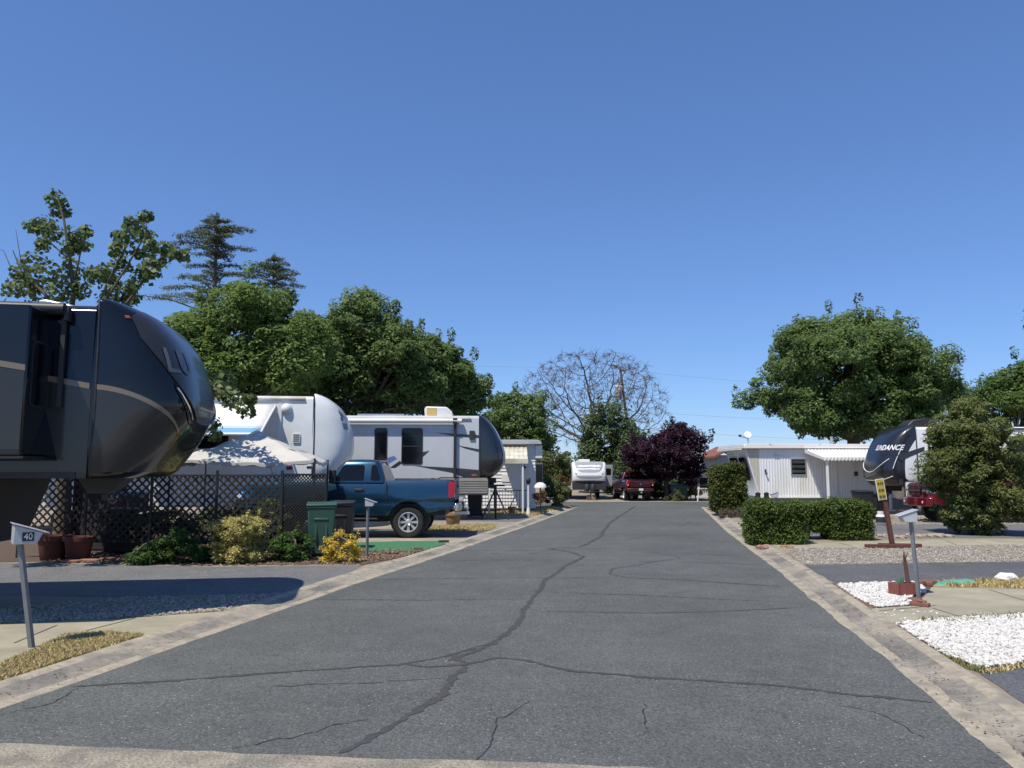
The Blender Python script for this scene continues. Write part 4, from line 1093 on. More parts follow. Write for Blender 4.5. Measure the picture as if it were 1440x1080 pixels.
def make_truck(name, label, loc, rz, paint, gate_mat, rear_bumper, front_bumper, rim, scale=1.0, cat='pickup truck'):
    r = thing(name, label, cat, loc, rz); r.scale = (scale,) * 3
    mb = MB()
    xs = np.concatenate([np.linspace(-2.95, 2.85, 150)]); 
    for sg in (-1, 1):
        def fn(u, v, sg=sg):
            x = -2.95 + 5.8 * u; b_, t_ = t_bot(x), t_top(x); z = b_ + (t_ - b_) * v
            return (x, sg * t_y(x, z), z)
        mb.grid(fn, 150, 16, flip=sg > 0)
    # rail, bed walls and floor
    for sg in (-1, 1):
        mb.grid(lambda u, v: (-2.93 + 1.72 * u, sg * (t_y(-2.5, 1.49) + .0 - .12 * v), t_top(-2.93 + 1.72 * u) + .012 * math.sin(v * 3.14)), 6, 3)
        mb.add([(-2.93, sg * .74, 1.485), (-1.2, sg * .74, 1.485), (-1.2, sg * .74, .98), (-2.93, sg * .74, .98)], [(0, 1, 2, 3)])
    mb.add([(-2.93, -.74, .98), (-1.2, -.74, .98), (-1.2, .74, .98), (-2.93, .74, .98)], [(0, 1, 2, 3)])
    mb.add([(-1.2, -.86, .98), (-1.2, .86, .98), (-1.2, .86, 1.48), (-1.2, -.86, 1.48)], [(0, 1, 2, 3)])
    # hood and nose
    def hood(u, v):
        x = .28 + 2.57 * u; t_ = t_top(x); y = t_y(x, t_) * (2 * v - 1)
        return (x, y, t_ + .05 * (1 - (2 * v - 1) ** 2) + (.03 * math.exp(-((abs(2 * v - 1) - .55) / .12) ** 2)) * (1 - u))
    mb.grid(hood, 24, 20)
    mb.grid(lambda u, v: (2.85 + .06 * (1 - (2 * u - 1) ** 2), t_y(2.85, .66 + .56 * v) * (2 * u - 1), .66 + .56 * v + (.05 * (1 - (2 * u - 1) ** 2) * v)), 16, 8)
    body = mb.build('body', paint, r, smooth=40, recalc=True)
    mb = MB(); mb.box((-.1, 0, .72), (5.2, 1.5, .3)); mb.box((-1.75, 0, .42), (.12, 1.5, .12)); mb.box((1.86, 0, .42), (.12, 1.5, .12)); mb.box((-1.0, 0, .45), (2.2, .25, .15))
    for cx in (XR, XF): 
        for sg in (-1, 1): mb.tube([(cx, sg * .50, WR + .1), (cx, sg * .62, WR + .1)], .54, 24)
    mb.build('chassis', m_blackpl, r)
    # cab
    mb = MB(); rings = []
    for k in range(11):
        v = k / 10; rings.append((c_xr(v), c_xf(v), c_hw(v), C_Z0 + (C_Z1 - C_Z0) * v, .10 + .04 * v))
    for q, dz in ((.035, .03), (.09, .052), (.2, .068), (.4, .08)):
        rings.append((c_xr(1) + q, c_xf(1) - q, c_hw(1) - q * .95, C_Z1 + dz, .14 + q * .2))
    n = None
    for i, (a, b_, h, z, rd) in enumerate(rings):
        pts = rrect(a, b_, -h, h, min(rd, h * .95, (b_ - a) * .45), 6); n = len(pts)
        mb.v += [(x, y, z) for x, y in pts]
        if i:
            for k in range(n):
                k2 = (k + 1) % n; mb.f.append(((i - 1) * n + k, (i - 1) * n + k2, i * n + k2, i * n + k)); mb.mi.append(0)
    mb.f.append(tuple(range((len(rings) - 1) * n, len(rings) * n))); mb.mi.append(0)
    cab = mb.build('cab', paint, r, smooth=50)
    def side_glass(nm, xa, xb, v0, v1, sg, rnd=.04):
        mb = MB()
        def fn(u, v):
            w = v0 + (v1 - v0) * v
            pad = rnd * (max(0, 1 - v / .12) ** 2 + max(0, (v - .88) / .12) ** 2)
            a, b_ = xa(w) + pad, xb(w) - pad
            return (a + (b_ - a) * u, sg * (c_hw(w) + .006), C_Z0 + (C_Z1 - C_Z0) * w)
        mb.grid(fn, 8, 16); return mb.build(nm, m_glass, cab, smooth=50)
    for sg in (-1, 1):
        side_glass('side_window', lambda v: -.56, lambda v: c_xf(v) - .12 + .02 * v, .10, .86, sg)
        side_glass('quarter_window', lambda v: c_xr(v) + .10, lambda v: -.74, .10, .86, sg)
    mb = MB(); mb.grid(lambda u, v: (c_xr(.12 + .72 * v) - .008, (2 * u - 1) * (c_hw(.12 + .72 * v) - .13), C_Z0 + (C_Z1 - C_Z0) * (.12 + .72 * v)), 8, 8); mb.build('rear_window', m_glass, cab, smooth=50)
    mb = MB(); mb.grid(lambda u, v: (c_xf(.08 + .80 * v) + .010, (2 * u - 1) * (c_hw(.08 + .80 * v) - .10), C_Z0 + (C_Z1 - C_Z0) * (.08 + .80 * v)), 8, 8); mb.build('windscreen', m_glass, cab, smooth=50)
    mb = MB(); mb.box((-.99, 0, 2.03), (.05, .26, .03)); mb.build('brake_light', m_red_lens, cab)
    for sg in (-1, 1):
        # door skin, seams and handle
        def dn(u, v): 
            x = -.62 + .98 * u; z = .62 + (1.44 - .62) * v
            return (x, sg * (t_y(x, z) + .004), z)
        mb = MB(); mb.grid(dn, 14, 12); door = mb.build('door', paint, r, smooth=50)
        loop = [(-.62, .62), (.36, .62), (.36, 1.2), (.34, 1.45), (-.62, 1.45), (-.62, .62)]
        mb = MB()
        for (xa, za), (xb, zb_) in zip(loop, loop[1:]):
            mb.tube([(xa + (xb - xa) * t, sg * (t_y(xa + (xb - xa) * t, za + (zb_ - za) * t) + .004), za + (zb_ - za) * t) for t in np.linspace(0, 1, 8)], .007, 5)
        mb.build('door_seam', m_blackpl, door)
        mb = MB(); mb.box((-.46, sg * (t_y(-.46, 1.24) + .025), 1.24), (.22, .04, .045)); mb.box((-.46, sg * (t_y(-.46, 1.24) + .008), 1.24), (.27, .012, .10)); mb.build('handle', m_blackpl, door, bevel=.01)
        mb = MB(); mb.box((-1.17, sg * (t_y(-1.17, 1.05) - .006), 1.05), (.02, .03, .82))
        mb.build('panel_gap', m_blackpl, r)
        # mirror on its arms
        mb = MB(); mb.tube([(.20, sg * .88, 1.50), (.20, sg * 1.12, 1.52)], .022, 6); mb.tube([(.18, sg * .86, 1.62), (.20, sg * 1.12, 1.62)], .022, 6)
        mb.box((.20, sg * 1.20, 1.60), (.14, .22, .34)); mi_ = mb.build('mirror', m_blackpl, r, bevel=.025)
        mb = MB(); mb.box((.125, sg * 1.20, 1.61), (.008, .17, .26)); mb.build('mirror_glass', m_chrome, mi_)
        # lamps
        def tl(u, v):
            z = 1.06 + .40 * v
            if u < .5: return (-2.80 - .30 * u, sg * (t_y(-2.80 - .30 * u, z) + .006), z)
            q = (u - .5) * 2; return (-2.957, sg * (t_y(-2.95, z) + .006 - .15 * q), z)
        mb = MB(); mb.grid(tl, 8, 6); lamp = mb.build('tail_light', m_red_lens, r, smooth=40)
        mb = MB(); mb.box((-2.962, sg * (t_y(-2.95, 1.12) - .06), 1.11), (.01, .08, .05)); mb.build('reversing_lens', m_wht, lamp)
        def hl(u, v):
            z = 1.0 + .20 * v
            if u < .45: x = 2.62 + .23 * u / .45; return (x, sg * (t_y(x, z) + .008), z)
            q = (u - .45) / .55; return (2.868 + .035 * q, sg * (t_y(2.85, z) - .22 * q), z)
        mb = MB(); mb.grid(hl, 10, 5); lamp = mb.build('headlight', m_chrome, r, smooth=40)
        for k in (0, 1):
            mb = MB(); mb.lathe([(.0001, .0), (.03, .01), (.045, .03)], 14, (2.90, sg * (t_y(2.85, 1.1) - .07 - .10 * k), 1.1), 'x'); mb.build('lamp_bowl', m_chrome, lamp, smooth=60)
        for cx, nm in ((XR, 'wheel'), (XF, 'wheel')): wheel(r, (cx, sg * .80, WR), WR, .27, rim, sg, spokes=8, rim_r=.57)
        mb = MB(); mb.box((0.1, sg * .90, .50), (2.1, .12, .05)); mb.build('running_board', m_blackpl, r, bevel=.015)
    # tailgate, rear bumper, hitch, plate
    mb = MB(); mb.grid(lambda u, v: (-2.945 - .02 * math.sin(v * 3.14), (2 * u - 1) * .735, .96 + .53 * v), 8, 8); mb.add([(-2.945, -.735, 1.49), (-2.945, .735, 1.49), (-2.89, .735, 1.49), (-2.89, -.735, 1.49)], [(0, 1, 2, 3)])
    gate = mb.build('tailgate', gate_mat, r, smooth=50)
    mb = MB(); mb.box((-2.975, 0, 1.32), (.02, .28, .07)); mb.build('gate_handle', m_blackpl, gate, bevel=.01)
    mb = MB(); mb.add([(-2.985, -.09, 1.24), (-2.985, .09, 1.24), (-2.985, .06, 1.15), (-2.985, 0, 1.09), (-2.985, -.06, 1.15)], [(0, 1, 2, 3, 4)]); mb.build('emblem', m_chrome, gate)
    mb = MB(); mb.prism_z([(-2.96, -.95), (-2.96, .95), (-3.06, .92), (-3.12, .6), (-3.14, 0), (-3.12, -.6), (-3.06, -.92)], .70, .90); bp = mb.build('rear_bumper', rear_bumper, r, bevel=.03)
    mb = MB(); mb.box((-3.13, 0, .80), (.05, .48, .21)); mb.build('plate_recess', m_blackpl, bp)
    mb = MB(); mb.box((-3.16, 0, .81), (.01, .30, .15)); mb.build('number_plate', m_wht, bp)
    mb = MB(); mb.box((-3.10, 0, .60), (.4, .08, .08)); mb.tube([(-3.24, 0, .62), (-3.24, 0, .70)], .03, 8); mb.lathe([(.0001, -.05), (.035, -.04), (.05, 0), (.035, .04), (.0001, .05)], 14, (-3.24, 0, .74)); mb.build('tow_hitch', m_alu, r, smooth=50)
    # grille and front bumper
    mb = MB(); mb.add([(2.925, -.42, 1.26), (2.925, .42, 1.26), (2.93, .36, .92), (2.93, -.36, .92)], [(0, 1, 2, 3)]); gr = mb.build('grille', m_blackpl, r)
    mb = MB(); mb.box((2.94, 0, 1.09), (.03, .80, .05)); mb.box((2.94, 0, 1.09), (.03, .06, .36)); mb.build('grille_bar', paint, gr, bevel=.01)
    mb = MB(); mb.prism_z([(2.80, -.93), (2.95, -.80), (3.03, -.4), (3.05, 0), (3.03, .4), (2.95, .80), (2.80, .93), (2.78, .9), (2.78, -.9)], .56, .86); fb = mb.build('front_bumper', front_bumper, r, bevel=.03)
    for sg in (-1, 1):
        mb = MB(); mb.lathe([(.0001, 0), (.035, .005), (.045, .02)], 14, (2.985, sg * .62, .70), 'x'); mb.build('fog_light', m_wht, fb)
    return r

def car_paint(name, col, rough=.28, metal=.55):
    return M(name, col, rough, metal=metal, coat=1.0, var=.04, vscale=1.0)
m_blue = car_paint('blue_car_paint', (.014, .058, .105), .25, .6)
m_dred = car_paint('dark_red_car_paint', (.075, .006, .012))
m_red = car_paint('red_car_paint', (.21, .010, .018))
m_rimb = M('polished_rim', (.62, .63, .65), .25, metal=.6)
m_gate_grey = M('dusty_grey_tailgate', (.20, .20, .21), .55, var=.25, vscale=5, col2=(.05, .05, .055), c2scale=6, c2lo=.5, c2hi=.56)
make_truck('pickup_truck', 'metallic blue pickup parked in front of the grey trailer', (-4.60, 21.95, .041), R(180), m_blue, m_gate_grey, m_chrome, m_chrome, m_rimb, 1.03)
make_truck('pickup_truck', 'dark red pickup seen from behind beside the purple tree', (7.30, 47.6, .014), R(90 + 4), m_dred, m_dred, M('dark_red_bumper', (.06, .01, .014), .35, coat=.5), m_dred, m_alu, .84)
make_truck('pickup_truck', 'bright red pickup nosing out behind the olive green bush', (17.25, 27.6, .041), R(180), m_red, m_red, m_chrome, m_red, m_alu, 1.0)

# ------------------------------------------------------------------ white travel trailer at the end of the street
tt = thing('travel_trailer', 'white travel trailer with grey nose panel facing down the street', 'trailer', (4.72, 47.6, .012), R(-90))
TW, TZ0, TZ1 = 1.05, .60, 2.20
tprof = [(1.14, .42, 1.0), (1.16, .46, 1.0), (1.4, .50, 1.0), (1.7, .42, 1.0), (2.0, .22, .99), (2.22, .02, .97), (2.26, 0, .95)]
tc_ = Cap(tprof, TW, .42, .5, .05)
mb = MB(); mb.prism_x([(-TW, TZ0), (TW, TZ0), (TW, 2.18), (TW - .08, 2.27), (0, 2.31), (-TW + .08, 2.27), (-TW, 2.18)], -6.5, 0); mb.build('body', m_white_gel, tt, smooth=35)
mb = MB(); mb.grid(lambda u, v: tc_.at(-1 + 2 * u, v), 40, 20); mb.add([tc_.at(-1 + 2 * i / 40, 0) for i in range(41)], [tuple(range(41))]); mb.add([tc_.at(-1 + 2 * i / 40, 1) for i in range(41)], [tuple(range(41))]); mb.build('front_cap', m_white_gel, tt, smooth=40)
m_midgrey = M('mid_grey_panel', (.30, .32, .34), .35, coat=.4)
mb = MB(); tc_.patch(mb, -.48, .48, lambda t: tc_.s_of(1.66 + .5 * abs(t / .48) ** 2.4), lambda t: tc_.s_of(2.24), .008, 24, 10); np_ = mb.build('nose_panel', m_midgrey, tt, smooth=40)
mb = MB(); tc_.patch(mb, -.40, .40, lambda t: tc_.s_of(1.30 + .16 * abs(t / .4) ** 2), lambda t: tc_.s_of(1.47), .008, 24, 6); mb.build('nose_scoop', m_midgrey, tt, smooth=40)
for z, t0, t1, h in ((2.02, -.24, .27, .07), (1.86, -.27, .20, .055)):      # two lines of flowing script, too far off to read
    mb = MB(); tc_.patch(mb, t0, t1, lambda t: tc_.s_of(z - h * (.35 + .35 * abs(math.sin(t * 31)))), lambda t: tc_.s_of(z + h * (.25 + .6 * abs(math.sin(t * 23 + 1)))), .014, 40, 3); mb.build('script_mark', m_wdecal, np_)
for sg in (-1, 1):
    mb = MB(); mb.lathe([(.0001, .03), (.03, .02), (.045, 0)], 12, tuple(tc_.pt(sg * .36, tc_.s_of(1.56), .004)), 'x'); mb.build('marker_light', m_steel_dk, tt)
    for x in (-3.4, -4.2): wheel(tt, (x, sg * (TW - .14), .32), .32, .2, m_alu, sg, spokes=6)
mb = MB(); mb.box((.18, 0, .86), (.36, 2.06, .50)); mb.build('stone_guard', m_steel_dk, tt, bevel=.02)
mb = MB(); mb.tube([(.2, -.6, .5), (1.2, 0, .48)], .05, 6); mb.tube([(.2, .6, .5), (1.2, 0, .48)], .05, 6); mb.tube([(1.05, 0, .75), (1.05, 0, .04)], .04, 8); mb.build('drawbar', m_steel_dk, tt)
for sg in (-1, 1):
    mb = MB(); mb.lathe([(.0001, .48), (.14, .50), (.16, .58), (.16, .86), (.12, .93), (.04, .95), (.04, 1.02), (.0001, 1.02)], 16, (.62, sg * .18, 0)); mb.build('gas_bottle', m_steel_dk, tt, smooth=40)
mb = MB(); mb.box((-3.0, .0, 2.40), (.8, .7, .18)); mb.build('air_conditioner', m_wht, tt, bevel=.04)
mb = MB(); mb.box((-3.2, TW + .34, 1.45), (2.6, .66, 1.35)); so = mb.build('slide_out', m_midgrey, tt, bevel=.02)
mb = MB(); mb.prism_x(rrect(TW + .10, TW + .56, 1.50, 1.90, .06), -1.92, -1.885); mb.build('window', m_glass, so)
mb = MB(); mb.box((.35, .1, .15), (.5, .5, .30)); o = mb.build('timber_block', M('old_timber', (.30, .23, .16), .9, var=.3, vscale=8), tt, bevel=.01)
# ------------------------------------------------------------------ mobile home on the right
HY = 36.5
m_home = M('white_ribbed_metal', (.74, .76, .77), .45, var=.07, vscale=1.5, col2=(.66, .66, .62), c2scale=1.2, c2lo=.5, c2hi=.7, stretch=(1, 1, .35))
m_beige = M('beige_metal', (.50, .48, .40), .5, var=.05)
m_trim_w = M('white_trim', (.76, .76, .74), .5, var=.05)
m_skirt = M('grey_skirting', (.22, .23, .24), .7, var=.1)
m_roofrust = M('rusty_white_roof', (.66, .64, .60), .6, col2=(.30, .20, .13), c2scale=2.2, c2lo=.58, c2hi=.68, var=.06)
m_brown = M('brown_board', (.10, .045, .035), .8, var=.2)
hr = thing('mobile_home', 'pale mobile home with ribbed metal walls and scalloped awning', 'mobile home', (11.05, HY, .037))
def hx(px, py=660): return S(px, py, HY).x - 11.05
XR0 = .62; XR1 = 11.0; ZB, ZT = .56, 2.78
mb = MB(); vs = []; fs = []
prof = [(0, 0), (.03, 0), (.045, .022), (.075, .022), (.09, 0)]
pts = []; x = XR0
while x < XR1:
    for a, d in prof: pts.append((x + a, -d))
    x += .13
for x, y in pts: vs += [(x, y, ZB), (x, y, ZT)]
for i in range(len(pts) - 1): fs.append((2 * i, 2 * i + 2, 2 * i + 3, 2 * i + 1))
mb.add(vs, fs); mb.build('ribbed_wall', m_home, hr, recalc=False)
mb = MB(); mb.prism_y([(.64, ZB), (XR1, ZB), (XR1, ZT), (.06, ZT)], .004, 3.6); mb.build('wall', m_home, hr)
mb = MB(); mb.prism_y([(.62, ZB), (.625, ZT), (.04, ZT)], -.012, .003); mb.build('beige_panel', m_beige, hr)
for k in range(4):
    x0 = .10 + k * .13
    mb = MB(); mb.prism_y([(x0, ZT - .02), (x0 + .03, ZT - .02), (x0 + .03, ZT - (x0 + .03) / .60 * 2.1 + .12), (x0, ZT - x0 / .60 * 2.1 + .12)], -.026, -.011); mb.build('beige_rib', m_beige, hr)
mb = MB(); mb.tube([(.0, -.02, ZT), (.60, -.02, ZB - .02)], .035, 4); mb.build('corner_trim', m_trim_w, hr)
mb = MB(); mb.box(((XR0 + XR1) / 2, .10, .26), (XR1 - XR0 - .1, .06, .60)); mb.box((XR0 + .1, 1.8, .26), (.06, 3.3, .60)); mb.build('skirting', m_skirt, hr)
mb = MB(); mb.box(((XR0 + XR1) / 2, -.02, ZB - .03), (XR1 - XR0, .05, .07)); mb.build('base_trim', m_trim_w, hr)
# roof: slab with a deep rounded fascia at the street end
mb = MB(); mb.prism_y([(-.16, 2.80), (XR1 + .2, 2.80), (XR1 + .2, 3.02), (.0, 3.02), (-.10, 2.97)], -.16, 3.8); mb.build('roof', m_roofrust, hr, bevel=.02)
for k in range(3):
    mb = MB(); mb.box((-.20 - .05 * k, 1.8, 2.96 - k * .09), (.12, 4.0, .07)); mb.build('fascia_slat', m_trim_w, hr)
mb = MB(); mb.box((5.5, -.19, 2.86), (11.4, .05, .07)); mb.build('gutter', m_trim_w, hr)
# louvred window
x0, x1 = hx(1113), hx(1132); wz0, wz1 = 1.66 - .06, 2.36 - .06
mb = MB(); mb.box(((x0 + x1) / 2, -.03, (wz0 + wz1) / 2), (x1 - x0 + .10, .05, wz1 - wz0 + .10)); wf = mb.build('window', m_alu, hr)
mb = MB(); mb.box(((x0 + x1) / 2, -.056, (wz0 + wz1) / 2), (x1 - x0, .006, wz1 - wz0)); mb.build('pane', m_glass, wf)
for k in range(3):
    mb = MB(); mb.box(((x0 + x1) / 2, -.075, wz0 + .12 + k * .22), (x1 - x0 - .02, .012, .15), Matrix.Rotation(R(25), 3, 'X')); mb.build('louvre', M('louvre_glass', (.12, .14, .15), .1), wf)
# scalloped metal awning on posts
AX0, AX1, AD = hx(1131), hx(1262), 2.3
def awn(u, v): 
    x = AX0 + (AX1 - AX0) * u
    return (x, -.05 - AD * v, 2.80 - .44 * v - .02 + .018 * math.sin(x * 2 * math.pi / .16))
mb = MB(); mb.grid(awn, 240, 2); aw = mb.build('awning', m_trim_w, hr, smooth=60)
def fas(u, v):
    x = AX0 + (AX1 - AX0) * u
    return (x, -.05 - AD - .01 + .012 * math.sin(x * 2 * math.pi / .16), 2.36 - v * (.13 + .025 * math.sin(x * 2 * math.pi / .16)))
mb = MB(); mb.grid(fas, 240, 1); mb.build('scalloped_fascia', m_trim_w, aw, smooth=60)
mb = MB(); mb.add([(AX0 - .01, -.05, 2.80), (AX0 - .01, -.05 - AD, 2.36), (AX0 - .01, -.05 - AD, 2.24), (AX0 - .01, -.05, 2.62)], [(0, 1, 2, 3)]); mb.build('awning_end', m_trim_w, aw)
for px in (1163, 1250):
    x = S(px, 660, HY - AD + .1).x - 11.05
    mb = MB(); mb.box((x, -AD + .08, 1.12), (.09, .09, 2.26)); mb.build('awning_post', m_trim_w, hr)
mb = MB(); mb.box((hx(1203), -.04, 1.62), (.16, .05, .20)); mb.build('meter_box', m_steel_dk, hr)
mb = MB(); mb.box((hx(1076), -.05, 1.75), (.06, .06, .16)); mb.tube([(hx(1076), -.08, 1.68), (hx(1077), -.14, 1.62)], .04, 8); mb.build('wall_lamp', m_blackpl, hr)
mb = MB(); mb.box((hx(1222), -.03, 2.0), (.5, .04, 1.1)); mb.build('shutter', m_blackpl, hr)
mb = MB(); mb.tube([(hx(1175), -.06, 2.6), (hx(1175), -.06, .55)], .028, 8); mb.build('downpipe', m_trim_w, hr)
mb = MB(); mb.box((hx(1093), -.035, 2.45), (.22, .03, .12)); mb.build('wall_vent', m_alu, hr)
mb = MB(); mb.tube([(hx(1186), 1.2, 3.0), (hx(1186), 1.2, 3.42)], .07, 10); mb.build('roof_pipe', m_alu, hr)
# street end: recessed wall with windows
def ew(z): return (ZT - z) / (ZT - ZB) * .58
for (y0, y1, z0, z1) in ((.5, 1.5, 1.3, 2.4), (1.9, 3.1, 1.3, 2.4)):
    mb = MB(); mb.add([(ew(z0) + .0, y0, z0), (ew(z0), y1, z0), (ew(z1), y1, z1), (ew(z1), y0, z1)], [(0, 1, 2, 3)])
    o = mb.build('window', m_glass, hr); o.location.x = -.03
mb = MB(); mb.box((.30, 1.6, .30), (1.2, 2.6, .12)); mb.box((-.1, 1.6, .62), (.05, 2.6, .05)); mb.build('porch', m_trim_w, hr)
for y in (.4, 1.6, 2.8):
    mb = MB(); mb.box((-.1, y, .40), (.05, .05, .5)); mb.build('porch_rail_post', m_trim_w, hr)
# dish on the roof
dd = thing('satellite_dish', 'white satellite dish on the roof of the pale mobile home', 'satellite dish', (hx(1058) + 11.05, HY + .5, 3.09))
mb = MB(); mb.tube([(0, 0, -.02), (0, 0, .28)], .03, 8); mb.build('mast', m_alu, dd)
mb = MB(); mb.lathe([(.0001, 0), (.12, .01), (.22, .035), (.31, .075), (.32, .085), (.30, .085)], 28, (0, 0, 0)); o = mb.build('reflector', m_wht, dd, smooth=50)
o.rotation_euler = (R(50), R(-30), 0); o.location = (0, 0, .42); o.scale = (.45, .56, .56)
mb = MB(); mb.tube([(0, 0, .25), (-.42, -.2, .34)], .018, 6); mb.box((-.45, -.22, .37), (.12, .08, .10)); mb.build('feed_arm', m_steel_dk, dd)

# red-roofed houses seen beyond it
m_rroof = M('red_brown_roof', (.22, .08, .055), .8, var=.2, vscale=3)
m_graywall = M('grey_wall', (.32, .34, .37), .8, var=.08)
def small_house(label, px0, px1, ytop, yeave, Y, wallm, roofm, name='house', depth=5.0, wins=1):
    a = S(px0, yeave, Y); b_ = S(px1, yeave, Y); t = S((px0 + px1) / 2, ytop, Y)
    r = thing(name, label, 'house', ((a.x + b_.x) / 2, Y, .012)); w = (b_.x - a.x) / 2
    mb = MB(); mb.box((0, depth / 2, a.z / 2 - .006), (2 * w - .2, depth, a.z)); mb.build('wall', wallm, r)
    mb = MB(); e = a.z - .1; p = t.z
    mb.prism_y([(-w - .2, e), (-w - .2, e - .15), (0, p - .15), (w + .2, e - .15), (w + .2, e), (0, p)], -.35, depth + .35); mb.build('roof', roofm, r)
    for k in range(wins):
        x = (-.5 + (k + .5) / wins) * 2 * w * .8
        mb = MB(); mb.box((x, -.02, a.z * .55), (.7, .05, .8)); wd = mb.build('window', m_trim_w, r)
        mb = MB(); mb.box((x, -.05, a.z * .55), (.56, .01, .66)); mb.build('pane', m_glass, wd)
    return r
small_house('brown-roofed house glimpsed between the purple tree and the pale mobile home', 1006, 1060, 626, 640, 58, m_graywall, m_rroof, wins=2)
small_house('white shed with flat grey roof behind the purple tree', 974, 1004, 660, 663, 52, M('shed_white', (.60, .60, .58), .8, var=.05), m_skirt, 'shed', 3.0)

# ------------------------------------------------------------------ house on the left with white lap siding
LY = 34.0
m_lap = M('white_lap_siding', (.70, .71, .71), .6, var=.05, vscale=3)
lh = thing('mobile_home', 'white lap-sided mobile home beyond the grey trailer', 'mobile home', (1.02, LY, .037))
LW = 14.0; n = 19; bh = .145
mb = MB(); mb.box((-LW / 2, 2.0, 1.45), (LW - .02, 3.96, 2.66)); mb.build('wall', m_lap, lh)
mb0 = MB(); mb0.prism_x([(0, 0), (-.05, .0), (-.012, bh + .02), (0, bh + .02)], -LW, 0)
b0 = None
for k in range(n):
    if b0 is None: b0 = mb0.build('siding_board', m_lap, lh); o = b0
    else:
        o = b0.copy(); COL.objects.link(o); o.parent = lh
    o.location = (0, .012, .16 + k * bh)
mbe = MB(); mbe.prism_y([(0, 0), (.035, 0), (.012, bh + .02), (0, bh + .02)], .06, 3.94); b1 = None
for k in range(n):
    if b1 is None: b1 = mbe.build('siding_board', m_lap, lh); o = b1
    else:
        o = b1.copy(); COL.objects.link(o); o.parent = lh
    o.location = (-.012, 0, .16 + k * bh)
mb = MB(); mb.prism_y([(-LW - .3, 2.92), (.28, 2.92), (.28, 3.0), (.1, 3.12), (-LW - .3, 3.12)], -.32, 4.3); mb.build('roof', M('grey_roof', (.40, .42, .45), .6, var=.1), lh, bevel=.02)
mb = MB(); mb.box((.16, 1.2, 2.60), (.30, 2.6, .55)); mb.build('eave_box', m_lap, lh)
mb = MB(); mb.box((.18, 1.6, 1.62), (.34, 1.6, 1.0)); bw = mb.build('bay_window', m_trim_w, lh)
mb = MB(); mb.box((.355, 1.6, 1.65), (.01, 1.4, .8)); mb.build('pane', m_glass, bw)
mb = MB(); mb.box((.2, .79, 1.65), (.28, .01, .8)); mb.build('pane', m_glass, bw)
mb = MB(); mb.box((-.52, -.04, 1.95), (.12, .06, .10)); mb.tube([(-.5, -.06, 1.95), (-.42, -.16, 1.9)], .04, 8); mb.build('wall_lamp', m_blackpl, lh)
# metal awning over the door with one post
def law(u, v): return (-1.62 + 1.25 * u, -.06 - 2.2 * v, 2.86 - .60 * v + .012 * math.sin(u * 40))
m_awc = M('cream_awning', (.66, .63, .52), .6, col2=(.48, .45, .35), c2scale=2, var=.08)
mb = MB(); mb.grid(law, 60, 2); aw = mb.build('awning', m_awc, lh, solid=.01, smooth=60)
mb = MB(); mb.box((-1.0, -2.27, 2.17), (1.28, .04, .2)); mb.build('awning_fascia', m_awc, aw)
mb = MB(); mb.box((-.58, -2.2, 1.1), (.07, .07, 2.2)); mb.build('awning_post', m_trim_w, lh)
mb = MB(); mb.box((-1.95, -2.2, 1.1), (.07, .07, 2.2)); mb.build('awning_post', m_trim_w, lh)
mb = MB(); mb.box((-1.3, -.045, 1.45), (.34, .03, .32)); mb.build('wall_box', m_trim_w, lh)
# white wire fence in front
fr = thing('wire_fence', 'low white wire fence in front of the lap-sided home', 'fence', (-1.2, 32.6, .041))
for z in (.15, .95):
    mb = MB(); mb.box((.1, 0, z), (3.4, .02, .03)); mb.build('rail', m_steel_dk, fr)
p0 = None
for k in range(29):
    if p0 is None: p0 = MB().box((0, 0, .5), (.016, .016, 1.0)).build('picket', m_steel_dk, fr); o = p0
    else: o = p0.copy(); COL.objects.link(o); o.parent = fr
    o.location = (-1.6 + k * .12, 0, 0)
# lamp post and garden bits
lp = thing('lamp_post', 'short white lamp post with black globe by the lap-sided home', 'lamp post', (S(743, 726, 31.2).x, 31.2, .041))
mb = MB(); mb.tube([(0, 0, 0), (0, 0, 1.25)], [.045, .035], 10); mb.lathe([(.09, 0), (.08, .12), (.05, .3)], 14); mb.build('post', m_trim_w, lp, smooth=50)
mb = MB(); mb.lathe([(.05, 1.24), (.09, 1.30), (.10, 1.40), (.08, 1.48), (.0001, 1.52)], 14); mb.build('lantern', m_blackpl, lp, smooth=50)
gp = S(757, 722, 30.0)
bf = thing('garden_shelter', 'white domed feeder on a pole with orange plant by the lap-sided home', 'feeder', (S(760, 720, 32).x, 32.0, .041))
mb = MB(); mb.tube([(0, 0, 0), (0, 0, 1.1)], .03, 8); mb.build('pole', m_steel_dk, bf)
mb = MB(); mb.lathe([(.26, 1.08), (.25, 1.14), (.20, 1.22), (.1, 1.28), (.0001, 1.30)], 20); mb.build('dome', m_trim_w, bf, smooth=60)
mb = MB(); mb.lathe([(.12, .55), (.22, .58), (.26, .72), (.22, .74)], 16); mb.build('basket', m_brown, bf, smooth=50)
